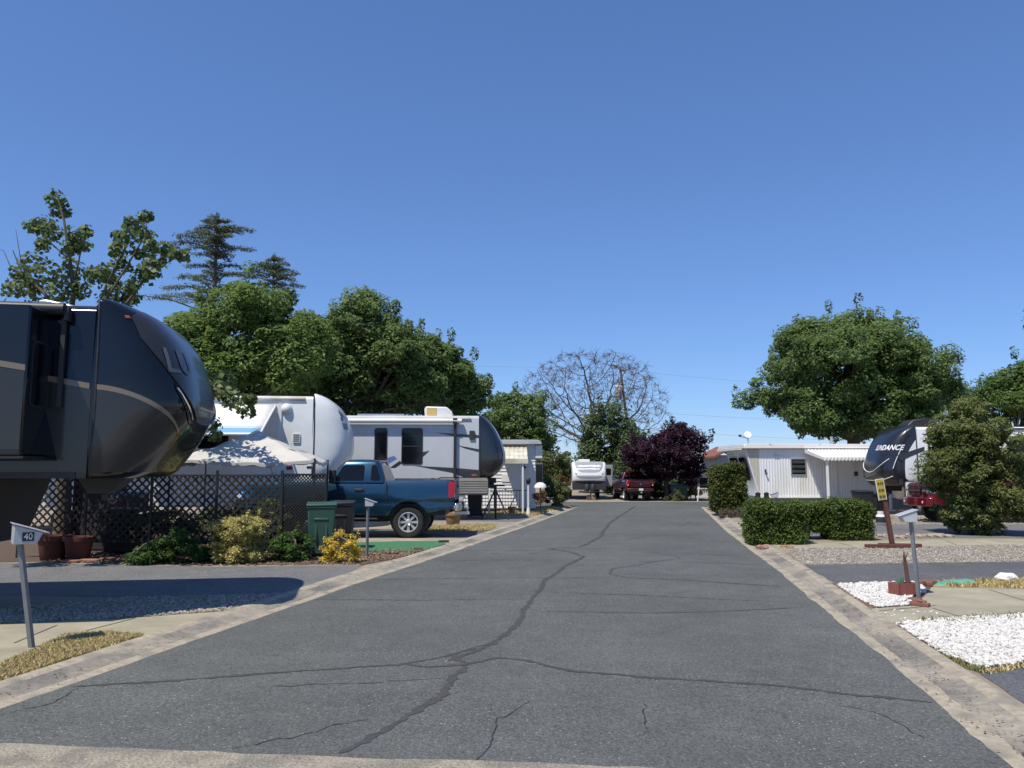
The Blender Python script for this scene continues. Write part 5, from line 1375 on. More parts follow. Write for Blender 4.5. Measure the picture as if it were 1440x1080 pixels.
# ------------------------------------------------------------------ letterboxes
m_galv = M('galvanised_steel', (.50, .51, .52), .5, metal=.35, var=.12, vscale=6)
m_post = M('grey_post', (.20, .21, .22), .6, metal=.3, var=.2, vscale=5)
def letterbox(label, loc, rz, lean, flip, h=1.02, number=None, s=1.0):
    r = thing('letterbox', label, 'letterbox', (loc[0], loc[1], LZ + .004), rz)
    f = -1 if flip else 1
    mb = MB(); lx = lean
    mb.v = []; 
    mb.tube([(0, 0, -.02), (lx, 0, h)], .032, 4); po = mb.build('post', m_post, r)
    W_ = .15
    prof = [(-.09, 0), (.17, .0), (.24, .14), (-.09, .25)]
    mb = MB(); mb.prism_y([(lx + f * x * s, h + z * s) for x, z in prof], -W_ * s, W_ * s); bx = mb.build('box', m_galv, r, bevel=.006)
    mb = MB(); mb.prism_y([(lx + f * x * s, h + z * s) for x, z in ((-.11, .262), (.31, .122), (.31, .135), (-.11, .278))], -(W_ + .025) * s, (W_ + .025) * s); mb.build('lid', m_galv, r, bevel=.004)
    if number:
        mb = MB(); mb.box((lx + f * .07 * s, -W_ * s - .003, h + .095 * s), (.105, .006, .09)); pl = mb.build('number_plate', m_blackpl, r)
        vs, fs = text2d(number, 0, 0)
        mb = MB(); mb.add([(lx + f * .07 * s + x * .080, -W_ * s - .008, h + .095 * s + y * .095) for x, y in vs], fs); mb.build('lettering', m_wht, pl, recalc=False)
    return r
letterbox('grey metal letterbox numbered 40 on a leaning post in dry grass', G(45, 911, LZ), R(38), -.17, False, 1.08, '40', .80)
letterbox('grey metal letterbox in front of the blue pickup', G(516, 783, LZ), R(6), 0.0, False, 1.06, None, .62)
letterbox('grey metal letterbox beside the red planter', G(1292, 840, LZ), R(-8), -.05, True, 1.08, None, .68)
letterbox('grey metal letterbox rising behind the clipped hedge', (S(1096, 700, 23.2).x, 23.2), R(-14), -.1, True, 1.0, None, .66)

# ------------------------------------------------------------------ lattice fence and screen
m_lat = M('shade_darkened_lattice', (.020, .017, .015), .8, var=.3, vscale=10)  # brown darkened: the shade over the fence is put into the colour
FY = 16.45
fx0, fx1 = S(30, 700, FY).x, S(396, 700, FY).x
lf = thing('lattice_fence', 'dark diagonal lattice fence behind the shrubs', 'fence', (fx0, FY, LZ))
Wd = fx1 - fx0; NP = 4; pw = Wd / NP; z0, z1 = .36, 1.70
u_box = MB().box((0, 0, 0), (1, .007, .040)); sl0 = None
for k in range(NP):
    a0 = k * pw + .04; a1 = (k + 1) * pw - .04
    for dr in (1, -1):
        cc = -(z1 - z0) if dr == 1 else 0.0
        q = -(z1 - z0) + .06
        rng_ = np.arange(-(z1 - z0) + .08, (a1 - a0), .172) if dr == 1 else np.arange(.08, (a1 - a0) + (z1 - z0), .172)
        for c0 in rng_:
            # x = c0 + dr * (z - z0)
            xa, za = c0, z0; xb, zb_ = c0 + dr * (z1 - z0), z1
            t0, t1 = 0.0, 1.0
            for lo, hi in ((0.0, a1 - a0),):
                d = xb - xa
                ts = sorted(((lo - xa) / d, (hi - xa) / d)); t0 = max(t0, ts[0]); t1 = min(t1, ts[1])
            if t1 - t0 < .05: continue
            p = Vector((a0 + xa + (xb - xa) * t0, 0, za + (zb_ - za) * t0)); q_ = Vector((a0 + xa + (xb - xa) * t1, 0, za + (zb_ - za) * t1))
            if sl0 is None: sl0 = u_box.build('slat', m_lat, lf); o = sl0
            else: o = sl0.copy(); COL.objects.link(o); o.parent = lf
            m_ = (p + q_) / 2; o.location = (m_.x, -.005 * dr, m_.z); o.scale = ((q_ - p).length, 1, 1); o.rotation_euler = (0, -R(45) * dr, 0)
for k in range(NP + 1):
    mb = MB(); mb.box((k * pw, .0, .90), (.05, .05, 1.86)); mb.build('post', m_blackpl, lf)
for k in range(NP):
    for z in (z0 - .02, z1 + .02):
        mb = MB(); mb.box((k * pw + pw / 2, 0, z), (pw - .06, .03, .04)); mb.build('rail', m_lat, lf)
sy = 17.1; sx0, sx1 = S(396, 700, sy).x, S(459, 700, sy).x
sc_ = thing('privacy_screen', 'black woven mesh privacy screen next to the bins', 'screen', (sx0, sy, LZ))
wS = sx1 - sx0; hS = S(430, 666, sy).z - LZ
mb = MB(); mb.box((.02, 0, hS / 2), (.04, .04, hS)); mb.build('frame_post', m_blackpl, sc_)
mb = MB(); mb.box((wS - .02, 0, hS / 2), (.04, .04, hS)); mb.build('frame_post', m_blackpl, sc_)
mb = MB(); mb.box((wS / 2, 0, hS - .02), (wS - .09, .04, .04)); mb.build('frame_rail', m_blackpl, sc_)
mb = MB(); mb.box((wS / 2, 0, .14), (wS - .09, .04, .04)); mb.build('frame_rail', m_blackpl, sc_)
mb = MB(); nc = 16; nr = 44
for i in range(nc):
    x = .06 + (wS - .12) * (i + .5) / nc; pts = []
    for j in range(nr + 1):
        pts.append((x + (.022 if (j + i) % 2 else -.022), .006 * (1 if j % 2 else -1), .16 + (hS - .2) * j / nr))
    pass
for dr in (-1, 1):
    for c0 in np.arange(-hS, wS + hS, .075):
        xa, xb = c0, c0 + dr * (hS - .2); t0, t1 = sorted(((.05 - xa) / (xb - xa), (wS - .05 - xa) / (xb - xa))); t0 = max(0, t0); t1 = min(1, t1)
        if t1 - t0 < .01: continue
        p, q_ = Vector((xa + (xb - xa) * t0, .004 * dr, .16 + (hS - .2) * t0)), Vector((xa + (xb - xa) * t1, .004 * dr, .16 + (hS - .2) * t1))
        mb.add([p + Vector((-.017, 0, 0)), p + Vector((.017, 0, 0)), q_ + Vector((.017, 0, 0)), q_ + Vector((-.017, 0, 0))], [(0, 1, 2, 3)])
o = mb.build('woven_mesh', m_blackpl, sc_, recalc=False); struct(o, 'stuff')

# ------------------------------------------------------------------ things behind and along the fence
m_terra = M('shade_darkened_terracotta', (.11, .036, .025), .8, var=.2, vscale=5)  # terracotta darkened, with the shade over the pots put into its colour
def pot(label, loc, r, h, mat=None, name='plant_pot'):
    o = thing(name, label, 'plant pot', loc)
    mb = MB(); mb.lathe([(r * .68, 0), (r * .75, .02), (r * .95, h * .8), (r * 1.08, h * .82), (r * 1.10, h), (r * .98, h), (r * .93, h * .88), (.0001, h * .86)], 28); mb.build('pot_body', mat or m_terra, o, smooth=40)
    return o
pot('large terracotta pot beneath the black trailer, farther from the shrubs', (S(74, 780, 16.1).x, 16.1, LZ), .30, .50)
pot('large terracotta pot below the lattice, nearer the green shrub', (S(110, 780, 16.05).x, 16.05, LZ), .28, .48)
pot('tan plant pot under the tail of the blue pickup', (S(637, 742, 25.6).x, 25.6, LZ), .27, .42, M('tan_pot', (.30, .20, .10), .8, var=.15))
pot('small tan pot at the wire fence', (S(720, 720, 31.9).x, 31.9, LZ), .16, .32, M('tan_pot', (.30, .20, .10), .8))
m_est = M('edging_stone', (.30, .15, .10), .9, var=.3, vscale=6)
for k, (px, py, w_) in enumerate(((100, 791, .35), (126, 790, .42), (152, 788, .3), (175, 789, .28))):
    x, y = G(px, py, LZ); rk = random.Random(k)
    mb = MB(); mb.prism_z([(w_ * .6 * math.cos(a) * rk.uniform(.8, 1.1), .12 * math.sin(a) * rk.uniform(.8, 1.1)) for a in np.linspace(0, 5.6, 8)], 0, .05)
    o = mb.build('edging_stone', m_est, bevel=.012); o.location = (x, y, LZ + .004)
    tag(o, 'flat reddish edging stone below the lattice fence', 'stone', 'edging stones below the lattice')
# grill on a cart
gl = thing('barbecue_grill', 'dark barbecue grill with rounded hood behind the lattice fence', 'barbecue', (S(186, 700, 17.3).x, 17.3, LZ))
mb = MB(); mb.box((0, 0, .45), (.9, .5, .8)); mb.build('cart', m_blackpl, gl, bevel=.02)
mb = MB(); mb.prism_x([(-.27, .92), (.27, .92), (.27, 1.08), (.18, 1.28), (0, 1.36), (-.18, 1.28), (-.27, 1.08)], -.40, .40); hd = mb.build('hood', M('grill_hood', (.11, .10, .09), .4, metal=.4), gl, bevel=.02)
mb = MB(); mb.box((-.05, -.285, 1.12), (.20, .01, .045)); mb.build('badge', m_red_lens, hd)
mb = MB(); mb.tube([(-.3, -.31, 1.0), (.3, -.31, 1.0)], .018, 8); mb.build('handle', m_alu, hd)
for sx_ in (-1, 1):
    mb = MB(); mb.box((sx_ * .66, 0, .90), (.40, .45, .04)); mb.build('side_shelf', m_steel_dk, gl)
bb = MB().box((0, 0, .75), (.22, .03, .5)).build('white_board', m_wht); bb.location = (S(217, 700, 17.0).x, 17.0, LZ + .55)
tag(bb, 'small upright pale board beside the barbecue', 'board')
st_ = thing('storage_cabinet', 'dark cabinet behind the lattice carrying the barbecue tools', 'cabinet', (S(141, 700, 18.0).x, 18.0, LZ))
mb = MB(); mb.box((0, 0, .85), (1.0, .5, 1.7)); mb.build('cabinet_body', m_blackpl, st_, bevel=.01)
for k in (-1, 1):
    mb = MB(); mb.box((k * .25, -.255, .85), (.46, .015, 1.6)); mb.build('cabinet_door', m_steel_dk, st_)
# bins
def wheelie(label, loc, rz, mat, h=1.08, w=.56):
    r = thing('wheelie_bin', label, 'bin', loc, rz)
    mb = MB(); mb.box((0, 0, .06 + (h - .14) / 2), (w * .80, w * .86, h - .14)); 
    for i, v in enumerate(mb.v):
        k = 1.0 + .20 * (v[2] - .06) / (h - .14); mb.v[i] = (v[0] * k, v[1] * k, v[2])
    bd = mb.build('bin_body', mat, r, bevel=.03)
    mb = MB(); mb.box((0, 0, h - .09), (w * 1.02, w * 1.08, .05)); mb.build('rim', mat, r, bevel=.015)
    mb = MB(); mb.prism_x([(-w * .56, h - .06), (w * .56, h - .06), (w * .56, h - .03), (w * .2, h + .01), (-w * .56, h - .035)], -w * .53, w * .53); mb.build('lid', mat, r, bevel=.015)
    mb = MB(); mb.tube([(-w * .35, w * .60, h - .08), (w * .35, w * .60, h - .08)], .018, 8); mb.build('handle', mat, r)
    for s_ in (-1, 1):
        mb = MB(); mb.lathe([(.12, -.025), (.125, 0), (.12, .025)], 20, (s_ * w * .42, w * .40, .125), 'x'); mb.build('bin_wheel', m_rubber, r, smooth=40)
    for k in (-1, 1):
        mb = MB(); mb.box((k * w * .18, -w * .47, h * .55), (.05, .03, h * .5), Matrix.Rotation(R(-5), 3, 'X')); mb.build('rib', mat, r, bevel=.01)
    mb = MB(); mb.box((0, -w * .49, h * .70), (w * .5, .03, .05)); mb.build('grab_bar', mat, r, bevel=.01)
    return r
m_bing = M('dark_green_plastic', (.030, .085, .060), .5, var=.12, vscale=4)
m_bink = M('black_bin_plastic', (.018, .018, .020), .5, var=.1)
wheelie('dark green wheelie bin beside the bright yellow shrub', (S(451, 784, 16.8).x, 16.8, LZ), R(12), m_bing, 1.14, .60)
wheelie('black wheelie bin behind the green one', (S(480, 770, 18.2).x, 18.2, LZ), R(5), m_bink, 1.12, .56)
wheelie('black bin under the black nose of the white trailer', (S(1213, 710, 28.4).x, 28.4, LZ), R(0), m_bink, 1.08, .56)
wheelie('wide black bin beside the propane bottle', (S(1232, 710, 29.0).x, 29.0, LZ), R(20), m_bink, .98, .64)
wheelie('dark green bin under the purple tree', (S(953, 703, 46.5).x, 46.5, .012), R(0), m_bing, .98, 1.1)
wheelie('black bin beneath the nose of the grey trailer', (S(668, 722, 30.2).x, 30.2, LZ), R(0), m_bink, 1.1, .6)

# canopy over the patio
cn = thing('patio_canopy', 'off-white square patio canopy on thin poles behind the lattice fence', 'canopy', (-6.25, 18.9, LZ))
m_can = M('canopy_cloth', (.52, .50, .46), .85, var=.08, vscale=3)
hw_ = 1.56; ze, za = 2.08, 2.80
def cpt(ix, iy, t): return Vector((ix * hw_ * t, iy * hw_ * t, za + (ze - za) * t - .05 * math.sin(math.pi * t)))
mb = MB()
cor = [(-1, -1), (1, -1), (1, 1), (-1, 1)]
for i in range(4):
    a, c2 = cor[i], cor[(i + 1) % 4]
    def fn(u, v):
        p = cpt(*a, v).lerp(cpt(*c2, v), u); p.z -= .10 * math.sin(math.pi * u) * v + .022 * math.sin(u * 19 + v * 7 + i * 2) * v * (1 - abs(2 * u - 1)) + .02 * math.sin(v * 16 + u * 5)
        return p
    mb.grid(fn, 24, 20)
cl = mb.build('canopy_top', m_can, cn, solid=.006, smooth=50)
for i in range(4):
    a, c2 = cor[i], cor[(i + 1) % 4]
    def fv(u, v):
        p = cpt(*a, 1).lerp(cpt(*c2, 1), u); p.z -= .10 * math.sin(math.pi * u) + .022 * math.sin(u * 19 + 7 + i * 2) * (1 - abs(2 * u - 1)) + .02 * math.sin(16 + u * 5) + v * (.05 + .025 * abs(math.sin(u * 22)))
        return p + Vector((a[0] + c2[0], a[1] + c2[1], 0)) * .003
    mb = MB(); mb.grid(fv, 40, 2); mb.build('valance', m_can, cn)
    mb = MB(); mb.tube([(a[0] * 1.56, a[1] * 1.56, 0), (a[0] * 1.56, a[1] * 1.56, 2.10)], .022, 8); mb.build('pole', m_blackpl, cn)
cn.rotation_euler = (0, 0, R(8))

# green turf mat and oddments beside the blue pickup
tm = P((478, 776), (497, 764), (560, 762), (618, 761.5), (630, 765.5), (618, 770), (596, 776), (540, 775.5)); tm = [(clear_kerb(x, y, .62), y) for x, y in tm]
mb = MB(); cx_, cy_ = np.mean(tm, axis=0); mb.prism_z([(x - cx_, y - cy_) for x, y in tm], 0, .014)
o = mb.build('turf_mat', M('artificial_turf', (.055, .20, .095), .95, var=.25, vscale=30, bump=1.0, bscale=120)); o.location = (cx_, cy_, LZ + .006)
tag(o, 'green artificial turf mat beside the blue pickup', 'mat')
def brick_at(px, py, rz, label, z=LZ + .02, mat=None, s=(.2, .095, .06), group=None):
    x, y = G(px, py, z); mb = MB(); mb.box((0, 0, s[2] / 2), s); o = mb.build('brick', mat or M('red_brick', (.22, .095, .07), .9, var=.25, vscale=12, bump=.3), bevel=.008)
    o.location = (x, y, z); o.rotation_euler = (0, 0, rz); return tag(o, label, 'brick', group)
brick_at(588, 773, .1, 'brick weighing down the green turf mat')
brick_at(624, 762.5, .2, 'dark block at the far corner of the turf mat', mat=m_steel_dk, s=(.26, .1, .05))
for k, (px, py, a) in enumerate(((1287, 846, -.9), (1293, 849, -.8), (1298, 852.5, -.9), (1289, 851.5, -.7))):
    brick_at(px, py, a, 'loose red brick at the foot of the letterbox and red planter', LZ + .008, s=(.17, .08, .05), group='bricks by the red planter')
for k, (px, py, a) in enumerate(((1298, 822, .2), (1303, 820.5, .5), (1307, 823.5, 1.2), (1311, 821.5, .4))):
    brick_at(px, py, a, 'broken red brick behind the letterbox beside the green shell', LZ + .008, s=(.13, .09, .06), group='bricks by the green shell')

# planter with cactus
pl = thing('planter_box', 'small red trough planter with cactus on white stones', 'planter', (*G(1272, 838, LZ), LZ + .03), R(12))
m_plr = M('faded_red_planter', (.24, .075, .055), .8, var=.2, vscale=8)
mb = MB()
for (cx, cy, sx_, sy_) in ((0, -.10, .34, .025), (0, .10, .34, .025), (-.17, 0, .025, .225), (.17, 0, .025, .225)): mb.box((cx, cy, .08), (sx_, sy_, .16))
mb.box((0, 0, .02), (.33, .19, .03)); mb.build('trough', m_plr, pl)
mb = MB(); mb.box((0, 0, .12), (.31, .17, .02)); mb.build('potting_soil', m_mulch, pl)
mb = MB(); mb.tube([(.07, 0, .12), (.06, .01, .34), (.03, .0, .55), (.03, 0, .62)], [.03, .028, .02, .006], 8); mb.build('cactus_stalk', M('dry_stalk', (.13, .06, .05), .9, var=.3), pl)
for k, (x, h) in enumerate(((-.08, .10), (-.03, .14), (-.12, .07))):
    mb = MB(); mb.tube([(x, 0, .12), (x, 0, .12 + h * .7), (x, 0, .12 + h)], [.025, .026, .008], 8); mb.build('cactus', M('cactus_green', (.06, .13, .07), .7), pl, smooth=60)
for k in range(5):
    mb = MB(); a = k * 1.3; mb.tube([(.04, 0, .3 + k * .05), (.04 + .05 * math.cos(a), .05 * math.sin(a), .36 + k * .06)], [.012, .004], 5); mb.build('dry_leaf', M('dry_stalk', (.13, .06, .05), .9), pl)
# green shell, white boulder
gx, gy = G(1341, 822, LZ)
mb = MB()
def shell(u, v):
    a = u * 2 - 1; w = (1 - abs(a) ** 2.6) ** .5
    return (a * .36, (v * 2 - 1) * .17 * w, .012 + .07 * max(0, 1 - (v * 2 - 1) ** 2) * w * (.5 + .5 * u))
mb.grid(shell, 24, 10); o = mb.build('green_shell', M('faded_green_plastic', (.10, .34, .25), .45, var=.12, vscale=4), solid=.006, smooth=60); o.location = (gx, gy, LZ + .008); o.rotation_euler = (0, R(-3), .05)
tag(o, 'faded green plastic shell lying between concrete and driveway', 'plastic shell')
def rock(name, label, loc, s, mat, seed, group=None):
    rk = np.random.default_rng(seed); bm = bmesh.new(); bmesh.ops.create_icosphere(bm, subdivisions=3, radius=1)
    ph = rk.uniform(0, 6, 6)
    for v in bm.verts:
        p = v.co; k = 1 + .16 * math.sin(p.x * 3 + ph[0]) * math.cos(p.y * 3.3 + ph[1]) + .08 * math.sin(p.z * 6 + ph[2] + p.x * 4) + rk.uniform(-.025, .025)
        v.co = Vector((p.x * s[0], p.y * s[1], max(-.6, p.z) * s[2])) * k
    me = bpy.data.meshes.new(name); bm.to_mesh(me); bm.free(); me.materials.append(mat)
    o = bpy.data.objects.new(name, me); COL.objects.link(o); o.location = (loc[0], loc[1], loc[2] + s[2] * .5)
    return tag(o, label, 'rock', group)
m_rockw = M('white_rock', (.66, .64, .60), .9, var=.2, vscale=9, bump=.8, bscale=18)
m_rockt = M('tan_rock', (.34, .28, .21), .9, var=.3, vscale=6, bump=.6, bscale=15)
rock('boulder', 'rough white boulder on the dry bed', (*G(1417, 818, LZ), LZ), (.17, .12, .10), m_rockw, 3)
for k in range(13):
    px = 1236 + k * 8.0 + random.uniform(-2, 2); x, y = G(px, 755.5 + random.uniform(-1.5, 1.5), LZ)
    rock('border_stone', 'rounded tan stone in the row beyond the gravel', (x, y, LZ - .01), (random.uniform(.08, .16), .09, random.uniform(.05, .09)), m_rockt, 20 + k, 'border stones beyond the gravel')
for k, px in enumerate((1103, 1111, 1068, 1076)):
    x, y = G(px, 770 + (k % 2) * 1.0, LZ); rock('border_stone', 'small reddish stone at the foot of the clipped hedge', (x, y, LZ - .01), (.09, .07, .05), m_est, 50 + k, 'stones at the hedge foot')
for k, (px, py) in enumerate(((1000, 716), (1004, 717.5), (1008, 719))):
    x, y = G(px, py, LZ); rock('border_stone', 'reddish stone on the corner beside the clipped topiary', (x, y, LZ - .01), (.16, .13, .12), m_est, 60 + k, 'stones at the topiary corner')

# yellow sign on its leaning brown post
sg_ = thing('yellow_sign', 'narrow yellow sign on a leaning brown timber post with crossed feet', 'sign', (*G(1256, 771, LZ), LZ + .004), R(0))
m_brownpost = M('red_brown_timber', (.11, .042, .030), .75, var=.25, vscale=9)
mb = MB(); mb.box((-.17, -.06, .05), (1.0, .09, .09), R(-4)); mb.build('foot', m_brownpost, sg_, bevel=.006)
mb = MB(); mb.box((.22, .12, .052), (.95, .09, .09), R(-12)); mb.build('foot', m_brownpost, sg_, bevel=.006)
tp_ = Vector((-.20, 0, 1.62)); mrot = Vector((0, 0, 1)).rotation_difference(tp_.normalized()).to_matrix()
mb = MB(); mb.box(tp_ / 2 + Vector((0, .02, .03)), (.095, .095, tp_.length), mrot); mb.build('post', m_brownpost, sg_, bevel=.006)
m_ysign = M('yellow_sign_face', (.44, .33, .05), .55, var=.15)
cS = mrot @ Vector((-.06, -.05, 1.42)); 
def sgbox(name, x, z, w_, h_, mat, off, parent):
    mb = MB(); mb.box(mrot @ Vector((-.07 + x, -.045 - off, 1.36 + z)) + Vector((0, .0, .03)), (w_, .012, h_), mrot); return mb.build(name, mat, parent)
fb_ = sgbox('sign_board', 0, 0, .20, .50, m_trim_w, 0, sg_)
sgbox('sign_face', 0, 0, .175, .475, m_ysign, .005, fb_)
m_ink = M('sign_ink', (.09, .075, .02), .6)
for row, (z, marks) in enumerate(((.14, ((-.045, .045), (.01, .03), (.055, .035))), (-.02, ((-.04, .04), (.03, .06))), (-.17, ((-.045, .05), (.01, .025), (.05, .04))))):
    for x, w_ in marks: sgbox('printed_mark', x, z, w_, .06, m_ink, .011, fb_)
# propane bottle
pb = thing('propane_bottle', 'white propane bottle with dark label on the gravel by the yellow sign', 'gas bottle', (*G(1239, 739, LZ), LZ + .005))
mb = MB(); mb.lathe([(.11, 0), (.11, .04), (.15, .07), (.155, .12), (.155, .28), (.14, .33), (.08, .37), (.0001, .38)], 24); mb.build('bottle_body', m_wht, pb, smooth=50)
mb = MB(); mb.lathe([(.157, .10), (.158, .11), (.158, .27), (.157, .28)], 24); mb.build('label_band', m_steel_dk, pb, smooth=50)
mb = MB(); mb.lathe([(.10, .37), (.10, .46), (.09, .46), (.09, .37)], 20); mb.tube([(0, 0, .37), (0, 0, .44)], .03, 8); mb.build('collar', m_wht, pb, smooth=40)
# path lights by the mobile home
for k, px in enumerate((1066, 1078)):
    q = S(px, 700, 31.0); t_ = thing('path_light', 'short black path light in front of the pale mobile home', 'light', (q.x, 31.0, LZ), 0, 'path lights by the pale home')
    mb = MB(); mb.tube([(0, 0, 0), (0, 0, .62)], .03, 8); mb.build('stake', m_blackpl, t_)
    mb = MB(); mb.lathe([(.08, .60), (.10, .64), (.10, .86), (.12, .88), (.03, .93), (.0001, .94)], 16); mb.build('lantern', m_blackpl, t_, smooth=40)
# pale blue hose beyond the bush
q = G(1410, 722, LZ); mb = MB(); mb.tube([(q[0] + t, q[1] + .3 * math.sin(t * 2), LZ + .02 + .25 * max(0, t - .4)) for t in np.linspace(-.8, 1.0, 16)], .02, 6)
o = mb.build('garden_hose', M('pale_blue_hose', (.30, .46, .52), .5)); tag(o, 'pale blue hose beyond the olive green bush', 'hose')
# leaning white plank and dark table at the far end
q = S(991, 700, 45); t_ = thing('garden_table', 'dark table with one pale leg beside the clipped topiary', 'table', (q.x, 45.2, .012))
mb = MB(); mb.box((0, 0, .92), (1.0, .7, .05)); mb.build('table_top', m_blackpl, t_)
for x, y in ((-.4, -.3), (.4, -.3), (-.4, .3), (.4, .3)):
    mb = MB(); mb.tube([(x * .8, y, .9), (x * 1.1, y, 0)], .035, 6); mb.build('leg', m_trim_w if x < 0 and y < 0 else m_blackpl, t_)

# ------------------------------------------------------------------ utility pole and wires
UP = S(886, 640, 74); top = S(872, 515, 74)
up = thing('utility_pole', 'leaning timber utility pole with grey transformer in front of the bare tree', 'utility pole', (UP.x + .45, 74, -.03))
m_pole = M('weathered_pole', (.13, .10, .085), .9, var=.2, vscale=4)
b_ = Vector((UP.x + .45, 74, 0)); tv = top - b_
mb = MB(); mb.tube([(0, 0, 0), tv * .5, tv], [.17, .14, .11], 10); mb.build('pole', m_pole, up, smooth=60)
mb = MB(); ctr = tv * .985; mb.box(ctr + Vector((-.2, -.14, 0)), (1.5, .10, .13), Matrix.Rotation(R(28), 3, 'Y')); mb.build('crossarm', m_pole, up)
tr = Vector((S(870, 552, 73.6).x, 73.6, S(870, 552, 73.6).z)) - b_
mb = MB(); mb.lathe([(.30, -.62), (.33, -.58), (.33, .55), (.36, .57), (.30, .68), (.0001, .72)], 20, tuple(tr)); mb.tube([tr + Vector((0, 0, .7)), tr + Vector((-.05, 0, 1.2))], .06, 8); mb.build('transformer', M('transformer_grey', (.50, .52, .50), .5), up, smooth=40)
mb = MB(); mb.box(tr + Vector((.42, .2, .1)), (.5, .08, .08)); mb.build('bracket', m_steel_dk, up)
m_wire = M('wire', (.22, .24, .27), .6)
def wire(label, a, b_, sag):
    a, b_ = Vector(a), Vector(b_)
    pts = [a.lerp(b_, t) - Vector((0, 0, sag * 4 * t * (1 - t))) for t in np.linspace(0, 1, 24)]
    mb = MB(); mb.tube([p - a for p in pts], .009, 4); o = mb.build('overhead_wire', m_wire); o.location = a
    return tag(o, label, 'wire', None)
for k, (pa, pb_, lb) in enumerate((((872, 520), (1560, 560), 'highest overhead wire from the leaning pole towards the big round tree'), ((878, 577), (1560, 596), 'middle overhead wire from the leaning pole towards the big round tree'), ((880, 602), (1560, 622), 'lower overhead wire crossing behind the pale mobile home roof'), ((882, 636), (1300, 648), 'lowest overhead cable behind the purple tree'), ((872, 518), (-200, 470), 'overhead wire from the leaning pole towards the cedars'))):
    wire(lb, S(*pa, 74), S(*pb_, 80 if pb_[0] > 0 else 66), .6)
# ------------------------------------------------------------------ trees and shrubs
L_mid = leaf_mat('mid_green_leaves', (.060, .098, .030), (.185, .275, .09), .40)
L_mid2 = leaf_mat('fresh_green_leaves', (.065, .110, .030), (.19, .29, .08), .40, extra=(.30, .27, .10))
L_dark = leaf_mat('dark_green_leaves', (.036, .066, .028), (.15, .205, .085), .36)
L_big = leaf_mat('glossy_green_leaves', (.040, .074, .026), (.17, .225, .085), .34, rough=.5)
L_ced = leaf_mat('cedar_needles', (.045, .068, .038), (.15, .19, .105), .25, rough=.7)
L_plum = leaf_mat('purple_leaves', (.012, .006, .011), (.062, .022, .040), .22)
L_oliv = leaf_mat('olive_leaves', (.065, .092, .026), (.22, .26, .09), .36, extra=(.26, .14, .07))
L_lite = leaf_mat('light_green_leaves', (.040, .085, .020), (.15, .22, .06), .35)
L_hedge = leaf_mat('hedge_leaves', (.024, .052, .010), (.15, .215, .045), .3, rough=.5)
L_topi = leaf_mat('topiary_leaves', (.030, .050, .010), (.13, .155, .035), .25)
L_shrub = leaf_mat('shrub_leaves', (.016, .048, .010), (.10, .19, .045), .3)
L_yel = leaf_mat('variegated_leaves', (.20, .21, .05), (.66, .60, .24), .35)
L_yel2 = leaf_mat('golden_leaves', (.40, .32, .03), (.80, .66, .12), .35)
L_red = leaf_mat('reddish_leaves', (.06, .03, .015), (.22, .14, .05), .25)
L_vine = leaf_mat('vine_leaves', (.045, .070, .022), (.20, .23, .08), .32, extra=(.22, .08, .05))
L_twigs = leaf_mat('dry_shrub_leaves', (.22, .16, .06), (.45, .34, .15), .2)

TB = 'trees behind the trailers'
pl_ = px_lobe
tree('broadleaf_tree', 'dense green tree rising behind the white trailer and the black nose', (-10.5, 30.5, 0), [pl_(330, 470, 30.5, 105, 62, 2.6), pl_(300, 540, 30.5, 95, 55, 2.6), pl_(390, 500, 30.5, 85, 70, 2.6), pl_(250, 480, 30.5, 50, 40, 1.6)], 330, 190, .62, .19, L_mid2, .28, group=TB, seed=11, tips=40)
tree('broadleaf_tree', 'tall green tree with ragged top behind the grey trailer roof', (-6.6, 36.5, 0), [pl_(505, 480, 36.5, 70, 62, 2.6), pl_(545, 520, 36.5, 75, 65, 2.6), pl_(450, 510, 36.5, 55, 65, 2.4), pl_(513, 432, 36.5, 22, 22, 1.0)], 300, 190, .68, .21, L_mid, .28, group=TB, seed=12, tips=45)
tree('broadleaf_tree', 'rounded green tree standing behind the yellowed rooftop air conditioner', (-3.6, 39.5, 0), [pl_(620, 540, 39.5, 62, 55, 2.4), pl_(645, 565, 39.5, 40, 38, 1.8), pl_(585, 520, 39.5, 50, 48, 2.2)], 230, 180, .66, .22, L_mid, .24, group=TB, seed=13, tips=35)
tree('broadleaf_tree', 'dark green tree filling the gap behind the white trailer', (-10.5, 37.5, 0), [pl_(420, 540, 37.5, 90, 60, 2.4), pl_(490, 560, 37.5, 90, 50, 2.4)], 190, 170, .75, .22, L_dark, .25, group=TB, seed=14)
